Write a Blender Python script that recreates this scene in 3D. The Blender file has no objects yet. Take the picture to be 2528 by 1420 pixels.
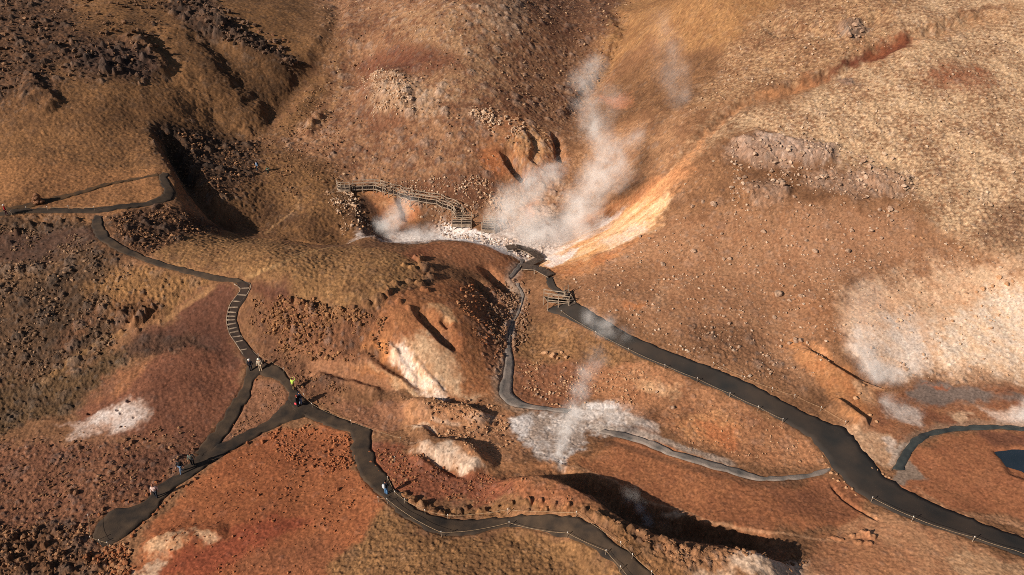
import bpy, bmesh, math, random
import numpy as np
from mathutils import Vector, Matrix, Euler

random.seed(7)
SC = bpy.context.scene
COL = SC.collection

# ------------------------------------------------------------------ camera
PITCH = math.radians(30.5)
CAM_H = 46.5
F = 1685.0                                   # focal length in photo pixels (2528 wide)
cp, sp = math.cos(PITCH), math.sin(PITCH)
cam_d = bpy.data.cameras.new('camera'); cam = bpy.data.objects.new('camera', cam_d); COL.objects.link(cam)
cam.location = (0, 0, CAM_H); cam.rotation_euler = (math.pi/2 - PITCH, 0, 0)
cam_d.sensor_width = 36.0; cam_d.lens = 36.0*F/2528.0
cam_d.clip_start = 0.5; cam_d.clip_end = 6000
SC.camera = cam

def ray(px, py):
    X = (np.asarray(px, float)-1264)/F; U = (710-np.asarray(py, float))/F
    return X, cp + sp*U, -sp + cp*U

def at_z(px, py, z):
    dx, dy, dz = ray(px, py)
    s = (z-CAM_H)/dz
    return dx*s, dy*s

# ------------------------------------------------------------------ noise
def h32(ix, iy, seed):
    ix = ix.astype(np.int64); iy = iy.astype(np.int64)
    h = (ix*374761393 + iy*668265263 + seed*1442695041) & 0xFFFFFFFF
    h = ((h ^ (h >> 13))*1274126177) & 0xFFFFFFFF
    h = ((h ^ (h >> 16))*2246822519) & 0xFFFFFFFF
    return (h ^ (h >> 15)) & 0xFFFFFFFF
def r01(ix, iy, seed): return h32(ix, iy, seed).astype(np.float32)/4294967295.0
_ang = np.linspace(0, 2*np.pi, 257)[:256]
_GX, _GY = np.cos(_ang).astype(np.float32), np.sin(_ang).astype(np.float32)
def perlin(x, y, seed=0):
    x0 = np.floor(x); y0 = np.floor(y); fx = (x-x0).astype(np.float32); fy = (y-y0).astype(np.float32)
    def g(ox, oy):
        h = h32(x0+ox, y0+oy, seed) & 255
        return _GX[h]*(fx-ox) + _GY[h]*(fy-oy)
    u = fx*fx*fx*(fx*(fx*6-15)+10); v = fy*fy*fy*(fy*(fy*6-15)+10)
    a = g(0, 0); b = g(1, 0); c = g(0, 1); d = g(1, 1)
    return ((a+(b-a)*u) + ((c+(d-c)*u) - (a+(b-a)*u))*v)*1.5
def fbm(x, y, octv=4, seed=0, gain=.5):
    o = 0; a = 1.0; t = 0
    for k in range(octv):
        o = o + a*perlin(x, y, seed+k*17); t += a*a; a *= gain
        x, y = x*1.62+y*1.18+3.1, -x*1.18+y*1.62+7.7
    return o/math.sqrt(t)
def worley(x, y, seed=0):
    x0 = np.floor(x); y0 = np.floor(y)
    f1 = np.full(x.shape, 9., np.float32); f2 = f1.copy(); idv = np.zeros(x.shape, np.float32)
    for ox in (-1, 0, 1):
        for oy in (-1, 0, 1):
            cx = x0+ox; cy = y0+oy; h = h32(cx, cy, seed)
            dx = cx + (h & 1023)/1023.0 - x; dy = cy + ((h >> 10) & 1023)/1023.0 - y
            d = (dx*dx+dy*dy).astype(np.float32)
            near = d < f1
            f2 = np.where(near, f1, np.minimum(f2, d)); idv = np.where(near, ((h >> 20) & 1023)/1023.0, idv); f1 = np.where(near, d, f1)
    return np.sqrt(f1), np.sqrt(f2), idv.astype(np.float32)
def sst(a, b, x):
    t = np.clip((x-a)/(b-a), 0, 1); return t*t*(3-2*t)
def lin(c):
    c = np.asarray(c, float)/255.0
    return np.where(c <= .04045, c/12.92, ((c+.055)/1.055)**2.4)

# ------------------------------------------------------------------ terrain grid (finer near the viewpoint, coarser to the horizon)
tc = np.linspace(-1.28, 1.28, 1650)
tl = -1.28 - np.cumsum(np.geomspace(.0025, .12, 40)); T = np.concatenate([tl[::-1], tc, -tl])
yn = np.geomspace(26, 30, 40)[:-1]; ym = np.geomspace(30, 185, 1150); yf = np.geomspace(186, 3500, 130)
Yv = np.concatenate([np.geomspace(6, 25.8, 40), yn, ym, yf])
NA, NR = len(T), len(Yv)
Y = np.repeat(Yv[:, None], NA, 1); X = Y*T[None, :]

# control points: photo pixel and height of the ground there
CP = [
 # foreground flats
 (240,1310,.3),(0,1420,.6),(500,1250,.6),(640,1330,.8),(800,1150,.6),(600,1420,.6),(900,1330,1.4),(1000,1420,2.2),(1250,1350,2.2),(1250,1290,1.8),
 (1500,1400,2.0),(1700,1420,1.3),(1050,1300,1.6),(960,1230,1.0),(1100,1220,1.0),(1250,1200,1.0),(1400,1235,1.5),(1000,1080,.6),(1150,1120,.7),
 (1300,1060,0),(1400,1140,.2),(1500,1100,0),(1700,1100,.2),(1700,1180,.3),(1700,1235,0),(1900,1250,.1),(2000,1400,.8),(2300,1380,.6),(2528,1420,.5),
 (2000,1180,-.5),(2050,1165,-.6),(1850,1180,-.3),(2100,1150,0),(1950,1030,.8),(2300,1270,.1),(2500,1330,.1),(2300,1130,-.2),(2500,1150,-.6),(2250,1180,-.5),
 (2450,1010,-.2),(2250,1010,0),(2100,950,1.3),(2050,900,2.4),(2180,945,.6),(2300,930,.9),(2430,920,1.0),(100,1200,.6),(380,1220,.5),(870,1180,.8),(1100,1000,.9),
 (1600,1290,.6),(1850,1365,.4),(1550,1250,0.2),
 # left flank
 (740,1000,1.0),(500,1110,.6),(620,895,2.5),(570,790,5.2),(600,700,8.2),(480,680,8.6),(330,630,9.2),(240,570,10.6),(300,520,11.2),(415,490,10.8),(400,430,12.0),
 (100,520,11.6),(0,530,11.8),(100,640,9),(100,760,6.4),(100,900,3.2),(100,1050,1.0),(300,800,5.4),(300,950,2.8),(300,1030,1.8),(500,850,4),(450,950,2.6),(0,760,6.4),(-150,900,3.2),(-150,640,9.2),
 (-300,1200,.8),(-200,1420,.6),
 # front hill
 (700,700,8.4),(700,600,9),(800,640,8.8),(900,606,8.0),(900,700,8.0),(900,745,7.2),(1000,600,7.0),(1100,594,6.5),(1180,603,5.8),(1240,628,5.0),(1000,700,7.2),(1000,760,6.6),(1100,680,6.4),
 (850,830,4.6),(900,900,2.6),(900,965,1.4),(800,900,2.6),(1080,860,3.9),(1050,970,1.0),(1150,760,5.0),(1180,860,2.6),(1220,950,.8),(700,800,5.2),(700,880,3.0),
 # stream valley / spring basin
 (1290,655,3.0),(1280,720,2.3),(1260,800,1.6),(1250,880,1.0),(1250,980,.3),(1360,690,3.9),(1410,765,3.6),(1400,830,2.2),(1600,880,2.6),(1500,960,.9),(1750,930,1.9),(1900,990,1.2),
 (950,585,3.2),(1100,575,3.2),(1200,590,3.2),(1300,600,3.5),(1380,620,3.6),(1330,560,4.2),(1140,545,4.2),(1050,555,3.6),
 # gorge behind the front hill
 (610,572,5.2),(720,585,5.0),(820,590,4.2),(560,505,8.2),(640,425,9.0),(700,480,7.6),(760,540,6.2),(850,500,7.0),(760,420,9.0),(660,350,10.6),(700,290,12.6),(800,140,19.0),(820,0,25),(820,-120,29),
 # left hill
 (250,400,13.6),(100,400,14.4),(-150,430,13.5),(250,250,18.5),(60,250,19.5),(250,100,24.5),(40,100,25),(250,0,28.5),(0,0,29),(-300,250,20),(-300,0,30),(430,250,17.0),(450,100,22.8),(560,40,25.5),(640,120,21.0),(600,220,16.4),(540,300,13.2),(500,400,10.8),(570,440,9.6),
 (250,-150,33),(600,-120,32),
 # centre hill
 (860,465,6.9),(1000,470,7.0),(1100,495,6.2),(1150,520,5.4),(1000,350,11.8),(900,380,10),(1150,400,10.2),(1000,250,16),(1200,280,15),(1000,100,22.5),(1200,120,22),(1000,0,27),(1250,0,28),(1250,-150,34),(1000,-150,34),(880,200,15.5),
 (1250,430,8.4),(1300,350,12),(1400,330,11.2),(1330,470,6.4),(1500,150,18),(1420,240,14.2),(1560,0,25),(1560,-120,30),(1440,430,7.6),
 # right hill
 (1500,560,5.4),(1640,490,9.8),(1420,690,4.2),(1600,800,3.9),(1600,690,5.2),(1600,600,7.0),(1640,440,11.6),(1640,300,16),(1700,150,21.5),(1700,0,29),(1700,-150,35),
 (1800,850,3.0),(1900,700,5.6),(1900,820,3.4),(1900,500,11.2),(1900,350,16),(1900,200,21.2),(1900,80,26),(2100,600,8.2),(2100,750,4.8),(2050,830,3.6),(2200,400,14.2),(2200,200,21.5),(2200,50,28),(2200,-120,34),
 (2528,700,5.2),(2528,850,1.8),(2350,800,3.2),(2300,700,5.4),(2528,500,10.8),(2528,300,17.3),(2528,150,23),(2528,0,30),(2800,300,17),(2800,0,30),(2800,700,5),(2528,-150,36),(2150,870,2.6),(2750,1000,0),(2750,1250,0),
]
cpx = np.array([c[0] for c in CP], float); cpy = np.array([c[1] for c in CP], float); cz = np.array([c[2] for c in CP], float)
cx, cy = at_z(cpx, cpy, cz)
extra = []
for yy, zz in ((330, 46), (600, 62), (1200, 80), (3000, 90)):
    for tt in (-2.5, -1.2, -.5, 0, .5, 1.2, 2.5):
        extra.append((yy*tt, yy, zz + 8*math.sin(tt*3+yy)))
for tx in (-160, 160, -70, 70, 0): extra.append((tx, 8 if abs(tx) < 100 else 40, 0.5))
extra = np.array(extra)
cx = np.concatenate([cx, extra[:, 0]]); cy = np.concatenate([cy, extra[:, 1]]); cz = np.concatenate([cz, extra[:, 2]])
def tps_fit(x, y, z, lam):
    n = len(x); r2 = (x[:, None]-x)**2 + (y[:, None]-y)**2
    K = .5*r2*np.log(r2+1e-9) + lam*np.eye(n); P = np.stack([np.ones(n), x, y], 1)
    A = np.zeros((n+3, n+3)); A[:n, :n] = K; A[:n, n:] = P; A[n:, :n] = P.T
    return np.linalg.solve(A, np.concatenate([z, np.zeros(3)]))
W = tps_fit(cx/50, cy/50, cz, .002)
def tps(x, y):
    sh = x.shape; x = x.ravel()/50; y = y.ravel()/50; o = np.empty(x.shape)
    for i in range(0, len(x), 20000):
        s = slice(i, i+20000); r2 = (x[s, None]-cx/50)**2 + (y[s, None]-cy/50)**2
        o[s] = (.5*r2*np.log(r2+1e-9))@W[:-3] + W[-3] + W[-2]*x[s] + W[-1]*y[s]
    return o.reshape(sh)
ki = np.unique(np.concatenate([np.arange(0, NR, 5), [NR-1]])); kj = np.unique(np.concatenate([np.arange(0, NA, 5), [NA-1]]))
Hc = tps(X[np.ix_(ki, kj)], Y[np.ix_(ki, kj)])
tmp = np.empty((len(ki), NA))
for a in range(len(ki)): tmp[a] = np.interp(np.arange(NA), kj, Hc[a])
H = np.empty((NR, NA))
for b in range(NA): H[:, b] = np.interp(np.arange(NR), ki, tmp[:, b])
H += .35*fbm(X/11, Y/11, 3, 3)*sst(0, 20, Y)

_ai, _ri = np.arange(NA), np.arange(NR)
def look(A, x, y):
    x = np.asarray(x, float); y = np.asarray(y, float)
    fa = np.clip(np.interp(x/y, T, _ai), 0, NA-1.001); fr = np.clip(np.interp(y, Yv, _ri), 0, NR-1.001)
    a = fa.astype(int); r = fr.astype(int); u = fa-a; v = fr-r
    return A[r, a]*(1-u)*(1-v) + A[r, a+1]*u*(1-v) + A[r+1, a]*(1-u)*v + A[r+1, a+1]*u*v
_ys = np.geomspace(26, 900, 2600)
def gp(pts, dz=0.0):
    """photo pixels -> points on the ground (n,3)"""
    out = []
    for px, py in pts:
        dx, dy, dz_ = ray(px, py); s = _ys/dy
        z = CAM_H + dz_*s; g = look(H, dx*s, _ys) + dz
        below = np.nonzero(z < g)[0]; i = below[0] if len(below) else len(_ys)-1
        i = max(i, 1); a = z[i-1]-g[i-1]; b = g[i]-z[i]; t = a/(a+b+1e-9)
        y = _ys[i-1]+(_ys[i]-_ys[i-1])*t
        x = dx/dy*y; out.append((x, y, float(look(H, x, y))))
    return np.array(out)
def smooth_line(P, step=1.0):
    P = np.asarray(P, float); n = len(P); out = []
    for i in range(n-1):
        p0 = P[max(i-1, 0)]; p1 = P[i]; p2 = P[i+1]; p3 = P[min(i+2, n-1)]
        m = max(2, int(np.linalg.norm((p2-p1)[:2])/step))
        for k in range(m):
            t = k/m
            out.append(.5*((2*p1)+(-p0+p2)*t+(2*p0-5*p1+4*p2-p3)*t*t+(-p0+3*p1-3*p2+p3)*t**3))
    out.append(P[-1]); return np.array(out)
def sub(x0, x1, y0, y1):
    r0 = max(0, np.searchsorted(Yv, y0)-1); r1 = min(NR, np.searchsorted(Yv, y1)+1)
    ym_ = max(Yv[r0], 1e-3); yM = Yv[min(r1, NR-1)]
    t0 = min(x0/ym_, x0/yM); t1 = max(x1/ym_, x1/yM)
    a0 = max(0, np.searchsorted(T, t0)-1); a1 = min(NA, np.searchsorted(T, t1)+1)
    return np.s_[r0:r1, a0:a1]
def line_sd(P, xs, ys):
    """distance, side (+ = right of travel) and position 0..1 along a polyline"""
    best = np.full(xs.shape, 1e9); side = np.zeros(xs.shape); par = np.zeros(xs.shape)
    L = np.concatenate([[0], np.cumsum(np.linalg.norm(np.diff(P[:, :2], axis=0), axis=1))])
    for i in range(len(P)-1):
        ax, ay = P[i, :2]; bx, by = P[i+1, :2]; ux, uy = bx-ax, by-ay; l2 = ux*ux+uy*uy+1e-9
        t = np.clip(((xs-ax)*ux+(ys-ay)*uy)/l2, 0, 1)
        dx = xs-ax-t*ux; dy = ys-ay-t*uy; d = dx*dx+dy*dy
        m = d < best; best = np.where(m, d, best)
        side = np.where(m, np.sign(dx*uy-dy*ux), side); par = np.where(m, (L[i]+t*(L[i+1]-L[i]))/L[-1], par)
    return np.sqrt(best), side, par
def poly_sd(P, xs, ys):
    """signed distance, negative inside"""
    d, _, _ = line_sd(np.vstack([P, P[:1]]), xs, ys)
    ins = np.zeros(xs.shape, bool); n = len(P)
    for i in range(n):
        ax, ay = P[i, :2]; bx, by = P[(i+1) % n, :2]
        c = ((ay > ys) != (by > ys)) & (xs < (bx-ax)*(ys-ay)/(by-ay+1e-12)+ax)
        ins ^= c
    return np.where(ins, -d, d)
def ridge(pts, h, wl, wr, warp=.4, ends=.18, sharp=1.0):
    """a crest (h>0) or gully (h<0) along photo points; wl/wr = widths left and right of travel, metres"""
    P = smooth_line(gp(pts, max(h, 0)), 1.0); m = max(wl, wr)+1
    s = sub(P[:, 0].min()-m, P[:, 0].max()+m, P[:, 1].min()-m, P[:, 1].max()+m)
    xs, ys = X[s], Y[s]
    wx = warp*fbm(xs/2.3, ys/2.3, 3, 31); wy = warp*fbm(xs/2.3+50, ys/2.3, 3, 37)
    d, sd, par = line_sd(P, xs+wx, ys+wy)
    taper = sst(0, ends, par)*sst(0, ends, 1-par) if ends > 0 else 1.0
    t = np.clip(d/np.where(sd > 0, wr, wl), 0, 1)
    prof = (1-t)**1.0*(1-sharp*0) if sharp > 1 else 1-t*t*(3-2*t)
    H[s] += h*taper*prof
def terrace(pts, dz, soft, warp=.4):
    P = gp(pts); m = soft+1
    s = sub(P[:, 0].min()-m, P[:, 0].max()+m, P[:, 1].min()-m, P[:, 1].max()+m)
    xs, ys = X[s], Y[s]
    d = poly_sd(P, xs+warp*fbm(xs/2.5, ys/2.5, 3, 41), ys+warp*fbm(xs/2.5, ys/2.5+40, 3, 43))
    H[s] += dz*(1-sst(-soft, soft, d))

# ------------------------------------------------------------------ landforms: crests with a steep lee side, gullies, banks
ridge([(1185,1158),(1330,1178),(1450,1225),(1520,1275),(1600,1318),(1720,1348),(1860,1364),(2010,1374)], 2.3, 2.2, 6, .3)
ridge([(1340,1168),(1450,1195),(1560,1255),(1650,1295),(1800,1328),(1960,1358)], -1.6, 1.8, 2.5, .3)
ridge([(995,1104),(1060,1088),(1120,1086),(1170,1110),(1207,1152)], 1.1, 1.5, 3.2, .25)
ridge([(1010,1118),(1060,1122),(1120,1165),(1165,1172)], -.5, .9, .7, .2)
ridge([(985,985),(1080,992),(1160,1005),(1225,1030)], .9, 1.0, 2.5, .2)
ridge([(1018,748),(1035,772),(1062,800),(1100,838),(1140,872)], -1.0, 2.2, .75, .12, .25)
ridge([(1180,652),(1205,680),(1235,705),(1262,730)], -1.1, 2.0, .8, .12, .25)
ridge([(1158,682),(1180,708),(1205,735),(1228,756)], -.9, 1.8, .7, .12, .25)
ridge([(1088,784),(1098,798),(1110,810)], -.5, .9, .5, .1)
ridge([(900,840),(950,885),(1010,925),(1060,965)], -.7, 2.2, 1.0, .2)
ridge([(905,842),(960,850),(985,880)], .5, .6, 1.2, .2)
ridge([(760,915),(860,945),(960,968)], .5, .8, 1.6, .2)
ridge([(1000,1058),(1040,1052),(1078,1078)], .45, .7, 1.4, .15)
ridge([(392,300),(430,385),(475,455),(535,530),(600,577)], -2.8, 2.6, 2.0, .4)
ridge([(366,298),(402,385),(426,440),(440,495),(520,556)], .9, 1.3, 5, .5)
ridge([(405,30),(480,110),(545,195),(605,265),(645,325)], 1.3, 4.0, 9, 1.0)
ridge([(470,20),(560,62),(650,120),(745,165)], 1.2, 2.0, 6, .8)
ridge([(330,60),(380,130),(430,160)], 1.2, 1.6, 5, .8)
ridge([(60,170),(110,220),(150,260)], .8, 1.2, 4, .8)
ridge([(650,345),(670,290),(720,230),(790,150),(830,60),(835,-10)], -.7, 3, 3, .6)
ridge([(745,330),(775,290),(800,260)], 1.0, 1.4, 2, .5)
ridge([(1238,362),(1256,400),(1296,446)], -1.8, 2.6, .9, .25)
ridge([(1308,322),(1318,362),(1312,402)], -.8, 1.8, .7, .25)
ridge([(1366,325),(1374,362),(1378,402)], -1.1, 1.6, .6, .2)
ridge([(855,505),(884,545),(925,580)], 1.1, 1.6, 4, .3)
ridge([(985,470),(1000,520),(1010,550)], -.8, 1.5, 1.2, .3)
ridge([(1985,845),(2040,880),(2095,915),(2150,944),(2205,957)], -.55, .9, .35, .12)
ridge([(1975,850),(2036,886),(2090,921),(2150,952)], .4, .4, 2.5, .12)
ridge([(2050,972),(2100,1004),(2152,1044)], .75, .5, 2.0, .15)
ridge([(2046,1188),(2080,1230),(2150,1275),(2185,1292)], -.22, .3, .3, .1)
ridge([(975,850),(990,890),(1035,945)], .3, .5, .7, .15)
ridge([(1010,870),(1050,920),(1100,975)], .25, .5, .9, .15)
ridge([(700,588),(760,598),(800,604)], -.5, .6, .5, .2)
ridge([(1500,20),(1545,60),(1530,110),(1440,250),(1400,320)], -1.0, 2.5, 2.5, .6)
ridge([(2500,15),(2300,75),(2200,110),(2060,180),(1850,250),(1760,310),(1650,440)], -.9, 2.2, 1.6, .5)
ridge([(1870,60),(1990,75),(2130,60),(2200,20)], -1.0, 2.5, 2.5, .6)
terrace([(890,230),(930,180),(990,185),(1020,225),(1000,280),(930,285)], 1.5, 2.4)
terrace([(1815,345),(1870,330),(1960,350),(2060,365),(2050,395),(1960,405),(1850,400)], 1.0, .9)
terrace([(2130,440),(2190,420),(2250,445),(2240,470),(2160,468)], .7, .6)
terrace([(1830,460),(1900,450),(1950,470),(1930,500),(1850,495)], .6, .6)
terrace([(2075,60),(2120,55),(2140,80),(2090,95)], .8, .5)
terrace([(350,1362),(385,1320),(455,1312),(540,1308),(535,1330),(430,1360)], .5, .9)
terrace([(930,1000),(1000,985),(1100,995),(1060,1030),(960,1030)], .3, .8)
terrace([(1340,1150),(1380,1142),(1400,1152),(1370,1160)], .15, .4)
terrace([(2455,1112),(2560,1110),(2560,1190),(2490,1165)], -.35, .5, .2)
def bumps(pts, h, k=1.0):
    """turf hummocks: photo x, y, width in photo pixels"""
    G = gp([q[:2] for q in pts])
    for (a, b, w), g in zip(pts, G):
        r = w*.5*(g[1]*cp+(CAM_H-g[2])*sp)/F*1.25; s = sub(g[0]-2*r, g[0]+2*r, g[1]-2*r, g[1]+2*r); xs, ys = X[s], Y[s]
        d = np.hypot((xs-g[0])+.35*r*perlin(xs/.8, ys/.8, 71), (ys-g[1])*1.2+.35*r*perlin(xs/.8, ys/.8, 73))/r
        H[s] += h*w/24*(1-sst(.45, 1.0, d))*(1+.3*perlin(xs/.35, ys/.35, 77))
bumps([(1035,640,30),(1050,660,34),(1020,662,22),(1065,682,26),(1040,700,30),(1012,695,22),(930,738,30),(955,722,30),(905,752,22),(870,764,24),(840,770,20),(740,752,26),(765,764,24),(800,772,20),(712,742,20),(1000,655,20),(975,700,20),(1050,716,22),(985,745,20),(1010,760,18),(858,800,20),(845,790,16),(730,790,18),(705,800,16),(780,785,16)], .38)
bumps([(998,1222,24),(1015,1236,26),(1045,1246,28),(1070,1262,24),(1090,1268,20),(1130,1262,22),(1150,1255,18),(1190,1262,24),(1225,1255,18),(1260,1245,22),(1300,1242,26),(1330,1240,22),(1365,1248,20),(1400,1250,22),(1440,1262,22),(1300,1262,16),(1345,1262,18)], .32)
bumps([(1480,1275,30),(1500,1288,30),(1525,1300,26),(1560,1305,24),(1590,1318,30),(1640,1330,24),(1660,1350,30),(1690,1352,24),(1720,1362,22),(1600,1345,18),(1560,1330,16)], .3)
bumps([(345,790,28),(360,770,26),(300,775,22),(330,800,22),(275,800,18),(310,760,18),(380,760,18),(300,820,14),(340,820,16)], .42)
bumps([(30,1330,26),(60,1350,28),(110,1345,24),(150,1370,26),(190,1340,24),(210,1380,28),(120,1400,26),(60,1400,24),(170,1410,24),(240,1400,22),(20,1380,22),(90,1310,20),(140,1310,20)], .32)
bumps([(110,560,24),(40,575,26),(70,555,20),(150,548,18),(190,545,18),(20,600,18)], .4)
bumps([(2105,1322,18),(2130,1318,30),(2150,1326,26),(2120,1338,22),(2145,1342,20),(2060,1328,16),(2075,1332,14)], .22)
bumps([(745,322,20),(765,300,22),(785,285,18),(755,312,16),(735,345,14),(830,560,16),(850,570,18),(815,585,14)], .45)
bumps([(318,988,13),(290,1012,10),(298,1020,7),(220,1022,10),(330,1030,7)], -.8)
H0 = H.copy()
# flow lines: noise dragged downslope gives gullies and streaks
Hs = H0[::2, ::2]; Xs_, Ys_ = X[::2, ::2], Y[::2, ::2]
for _ in range(12):
    Hs = .25*(np.roll(Hs, 1, 0)+np.roll(Hs, -1, 0)+np.roll(Hs, 1, 1)+np.roll(Hs, -1, 1))
gr = np.gradient(Hs, axis=0)/np.gradient(Ys_, axis=0); ga = np.gradient(Hs, axis=1)/np.maximum(np.gradient(Xs_, axis=1), 1e-6)
gyx = gr - ga*(Xs_/Ys_); gn = np.hypot(ga, gyx)+.03
ux, uy = ga/gn, gyx/gn
acc = np.zeros(Xs_.shape, np.float32)
for sgn in (-1, 1):
    for k in range(9):
        q = sgn*(k+.5)*.38; acc += perlin((Xs_+ux*q)/.62, (Ys_+uy*q)/.62, 501)+.6*perlin((Xs_+ux*q)/.3, (Ys_+uy*q)/.3, 503)
acc /= acc.std(); acc *= np.clip(.5+.9*fbm(Xs_/5, Ys_/5, 3, 509), 0, 1)
FL = np.repeat(np.repeat(acc, 2, 0), 2, 1)[:NR, :NA]; FL[1:-1, 1:-1] = .25*(FL[:-2, 1:-1]+FL[2:, 1:-1]+FL[1:-1, :-2]+FL[1:-1, 2:])
SLOPE = np.repeat(np.repeat(gn, 2, 0), 2, 1)[:NR, :NA]; FL *= np.clip(SLOPE*2.2, 0, 1)

# ------------------------------------------------------------------ ground cover: colour (albedo) and roughness by region
n1 = fbm(X/9, Y/9, 3, 101); n2 = fbm(X/1.7, Y/1.7, 3, 103); n3 = fbm(X/.55, Y/.55, 2, 105)
WX = 1.1*fbm(X/4, Y/4, 5, 61, .62); WY = 1.1*fbm(X/4+30, Y/4, 5, 67, .62)
C = np.empty((NR, NA, 3)); TU = np.full((NR, NA), .05); RO = np.full((NR, NA), .05); DN = np.full((NR, NA), .3)
def blend(A, B, t): return A + (B-A)*t[..., None]
mix = sst(-.8, .9, n1*.7+n2*.6)
C[:] = blend(lin((158,108,68)), lin((112,74,46)), mix)
CRK = np.zeros((NR, NA))
def stroke(pts, width, a, al=.8, warp=.25):
    """a thin streak of another soil along photo points, width in metres"""
    P = smooth_line(gp(pts), .8); m = width*2+1; s = sub(P[:, 0].min()-m, P[:, 0].max()+m, P[:, 1].min()-m, P[:, 1].max()+m)
    d, _, par = line_sd(P, X[s]+warp*WX[s], Y[s]+warp*WY[s])
    w = al*(1-sst(.3, 1.2, d/width+.35*n3[s]))*sst(0, .08, par)*sst(0, .08, 1-par); C[s] += (lin(a)-C[s])*w[..., None]
def region(pts, a, b, soft=1.0, al=1.0, tu=None, ro=None, den=None, bias=0.0, warp=1.0, contrast=1.0, noise=None, crk=None):
    """paint one kind of ground inside photo points: two colours mixed by noise, tussock and rock relief"""
    P = smooth_line(np.vstack([gp(pts), gp(pts[:1])]), 2.0)[:-1]; m = soft+2
    s = sub(P[:, 0].min()-m, P[:, 0].max()+m, P[:, 1].min()-m, P[:, 1].max()+m)
    xs, ys = X[s]+warp*WX[s], Y[s]+warp*WY[s]
    w = al*(1-sst(-soft, soft*.6, poly_sd(P, xs, ys) + soft*(.45*n2[s]+.3*n3[s])))
    k = (n1[s]*.45+n2[s]*.7+n3[s]*.4)*contrast+bias if noise is None else noise[s]+bias
    c = blend(lin(a), lin(b), sst(-.75, .75, k))
    C[s] = C[s] + (c-C[s])*w[..., None]
    for A, v in ((TU, tu), (RO, ro), (DN, den), (CRK, crk)):
        if v is not None: A[s] += (v-A[s])*w
DK = (62,42,32)
# --- left hill
region([(-400,-200),(760,-200),(830,60),(790,160),(690,290),(650,345),(640,420),(440,430),(410,420),(300,440),(-400,470)], (152,104,58), (102,70,42), 3, tu=.085, ro=.08)
region([(-300,-60),(130,-20),(210,70),(330,80),(400,160),(300,190),(160,160),(120,260),(-300,260)], (112,76,52), (58,42,34), 2.5, .85, ro=.5, den=.55)
region([(150,130),(260,110),(370,120),(420,170),(330,200),(180,190)], (100,70,54), (50,38,34), 2, .8, ro=.75, den=.7)
region([(390,10),(520,-10),(570,50),(690,120),(750,165),(690,170),(560,110),(460,70)], (95,66,48), (45,34,30), 2, .9, ro=.8, den=.7)
region([(420,60),(560,120),(760,190),(690,290),(650,345),(560,270),(500,190)], (112,76,44), (72,50,32), 2.5, .75, tu=.13, ro=.15)  # flank turned from the sun: its shade is put into these darker colours
region([(-400,250),(250,240),(500,240),(470,300),(360,310),(400,400),(-400,440)], (156,106,60), (110,74,44), 3, .7, tu=.075, ro=.04)
region([(-400,420),(200,400),(410,425),(430,490),(300,520),(-400,535)], (168,112,62), (128,84,48), 2, .9, tu=.07, ro=.02)
region([(365,310),(440,300),(640,345),(650,420),(560,500),(480,470),(420,420)], (98,68,46), (54,40,32), 2, .95, tu=.1, ro=.55, den=.6)
# --- grass floor of the gorge
region([(655,345),(700,290),(800,150),(850,160),(760,300),(840,330),(870,450),(930,480),(890,560),(870,600),(700,592),(610,572),(560,500),(640,430)], (150,104,58), (98,66,40), 2, .95, tu=.12, ro=.08)
region([(620,440),(700,500),(760,540),(690,560),(600,520)], (110,74,46), (80,54,36), 1.5, .5, ro=.25)
region([(610,590),(690,575),(800,545),(900,560),(890,600),(720,600)], (142,96,52), (104,70,42), 1, .8, tu=.1, ro=.04)
# --- centre hill
region([(660,345),(770,280),(800,150),(800,-200),(1580,-200),(1550,60),(1430,300),(1370,420),(1230,480),(1150,520),(1000,470),(870,455)], (172,122,82), (112,70,46), 3, .95, tu=.1, ro=.3, den=.5)
region([(960,40),(1180,20),(1250,150),(1180,260),(1050,200),(1000,120)], (186,142,98), (124,80,52), 3, .6, ro=.25)
region([(880,160),(960,110),(1080,120),(1150,160),(1040,190),(930,180),(900,270),(980,290),(1000,310),(900,300)], (120,66,42), (98,52,36), 2, .75, ro=.12)
region([(900,250),(930,190),(1010,190),(1100,230),(1100,290),(1010,285),(930,285)], (192,150,112), (132,92,62), 1.5, .85, ro=.45, den=.75)
region([(1130,250),(1250,290),(1320,320),(1260,340),(1190,330)], (190,148,112), (138,98,70), 1.5, .7, ro=.35)
region([(1180,0),(1290,-40),(1290,90),(1200,60)], (182,142,108), (120,86,62), 1.5, .8, ro=.4)
region([(1290,-60),(1560,-60),(1540,50),(1440,130),(1340,60)], (122,78,52), (92,58,42), 4, .6, ro=.35)
region([(1200,300),(1300,290),(1430,400),(1330,460),(1250,470),(1180,420)], (178,120,74), (150,92,52), 1.5, .85, tu=.05, ro=.25)
region([(1185,370),(1235,365),(1260,430),(1210,450)], (186,112,58), (150,82,42), 1, .85, ro=.15)
region([(1250,320),(1330,310),(1345,400),(1290,420)], (204,152,98), (170,112,64), 1, .7, ro=.2, crk=.3)
region([(960,450),(1100,420),(1230,440),(1250,500),(1150,520),(1000,475)], (128,80,52), (94,58,40), 1.5, .8, ro=.3)
region([(700,60),(820,20),(860,140),(800,150)], (160,112,68), (112,76,46), 2, .7, ro=.1)
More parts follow.
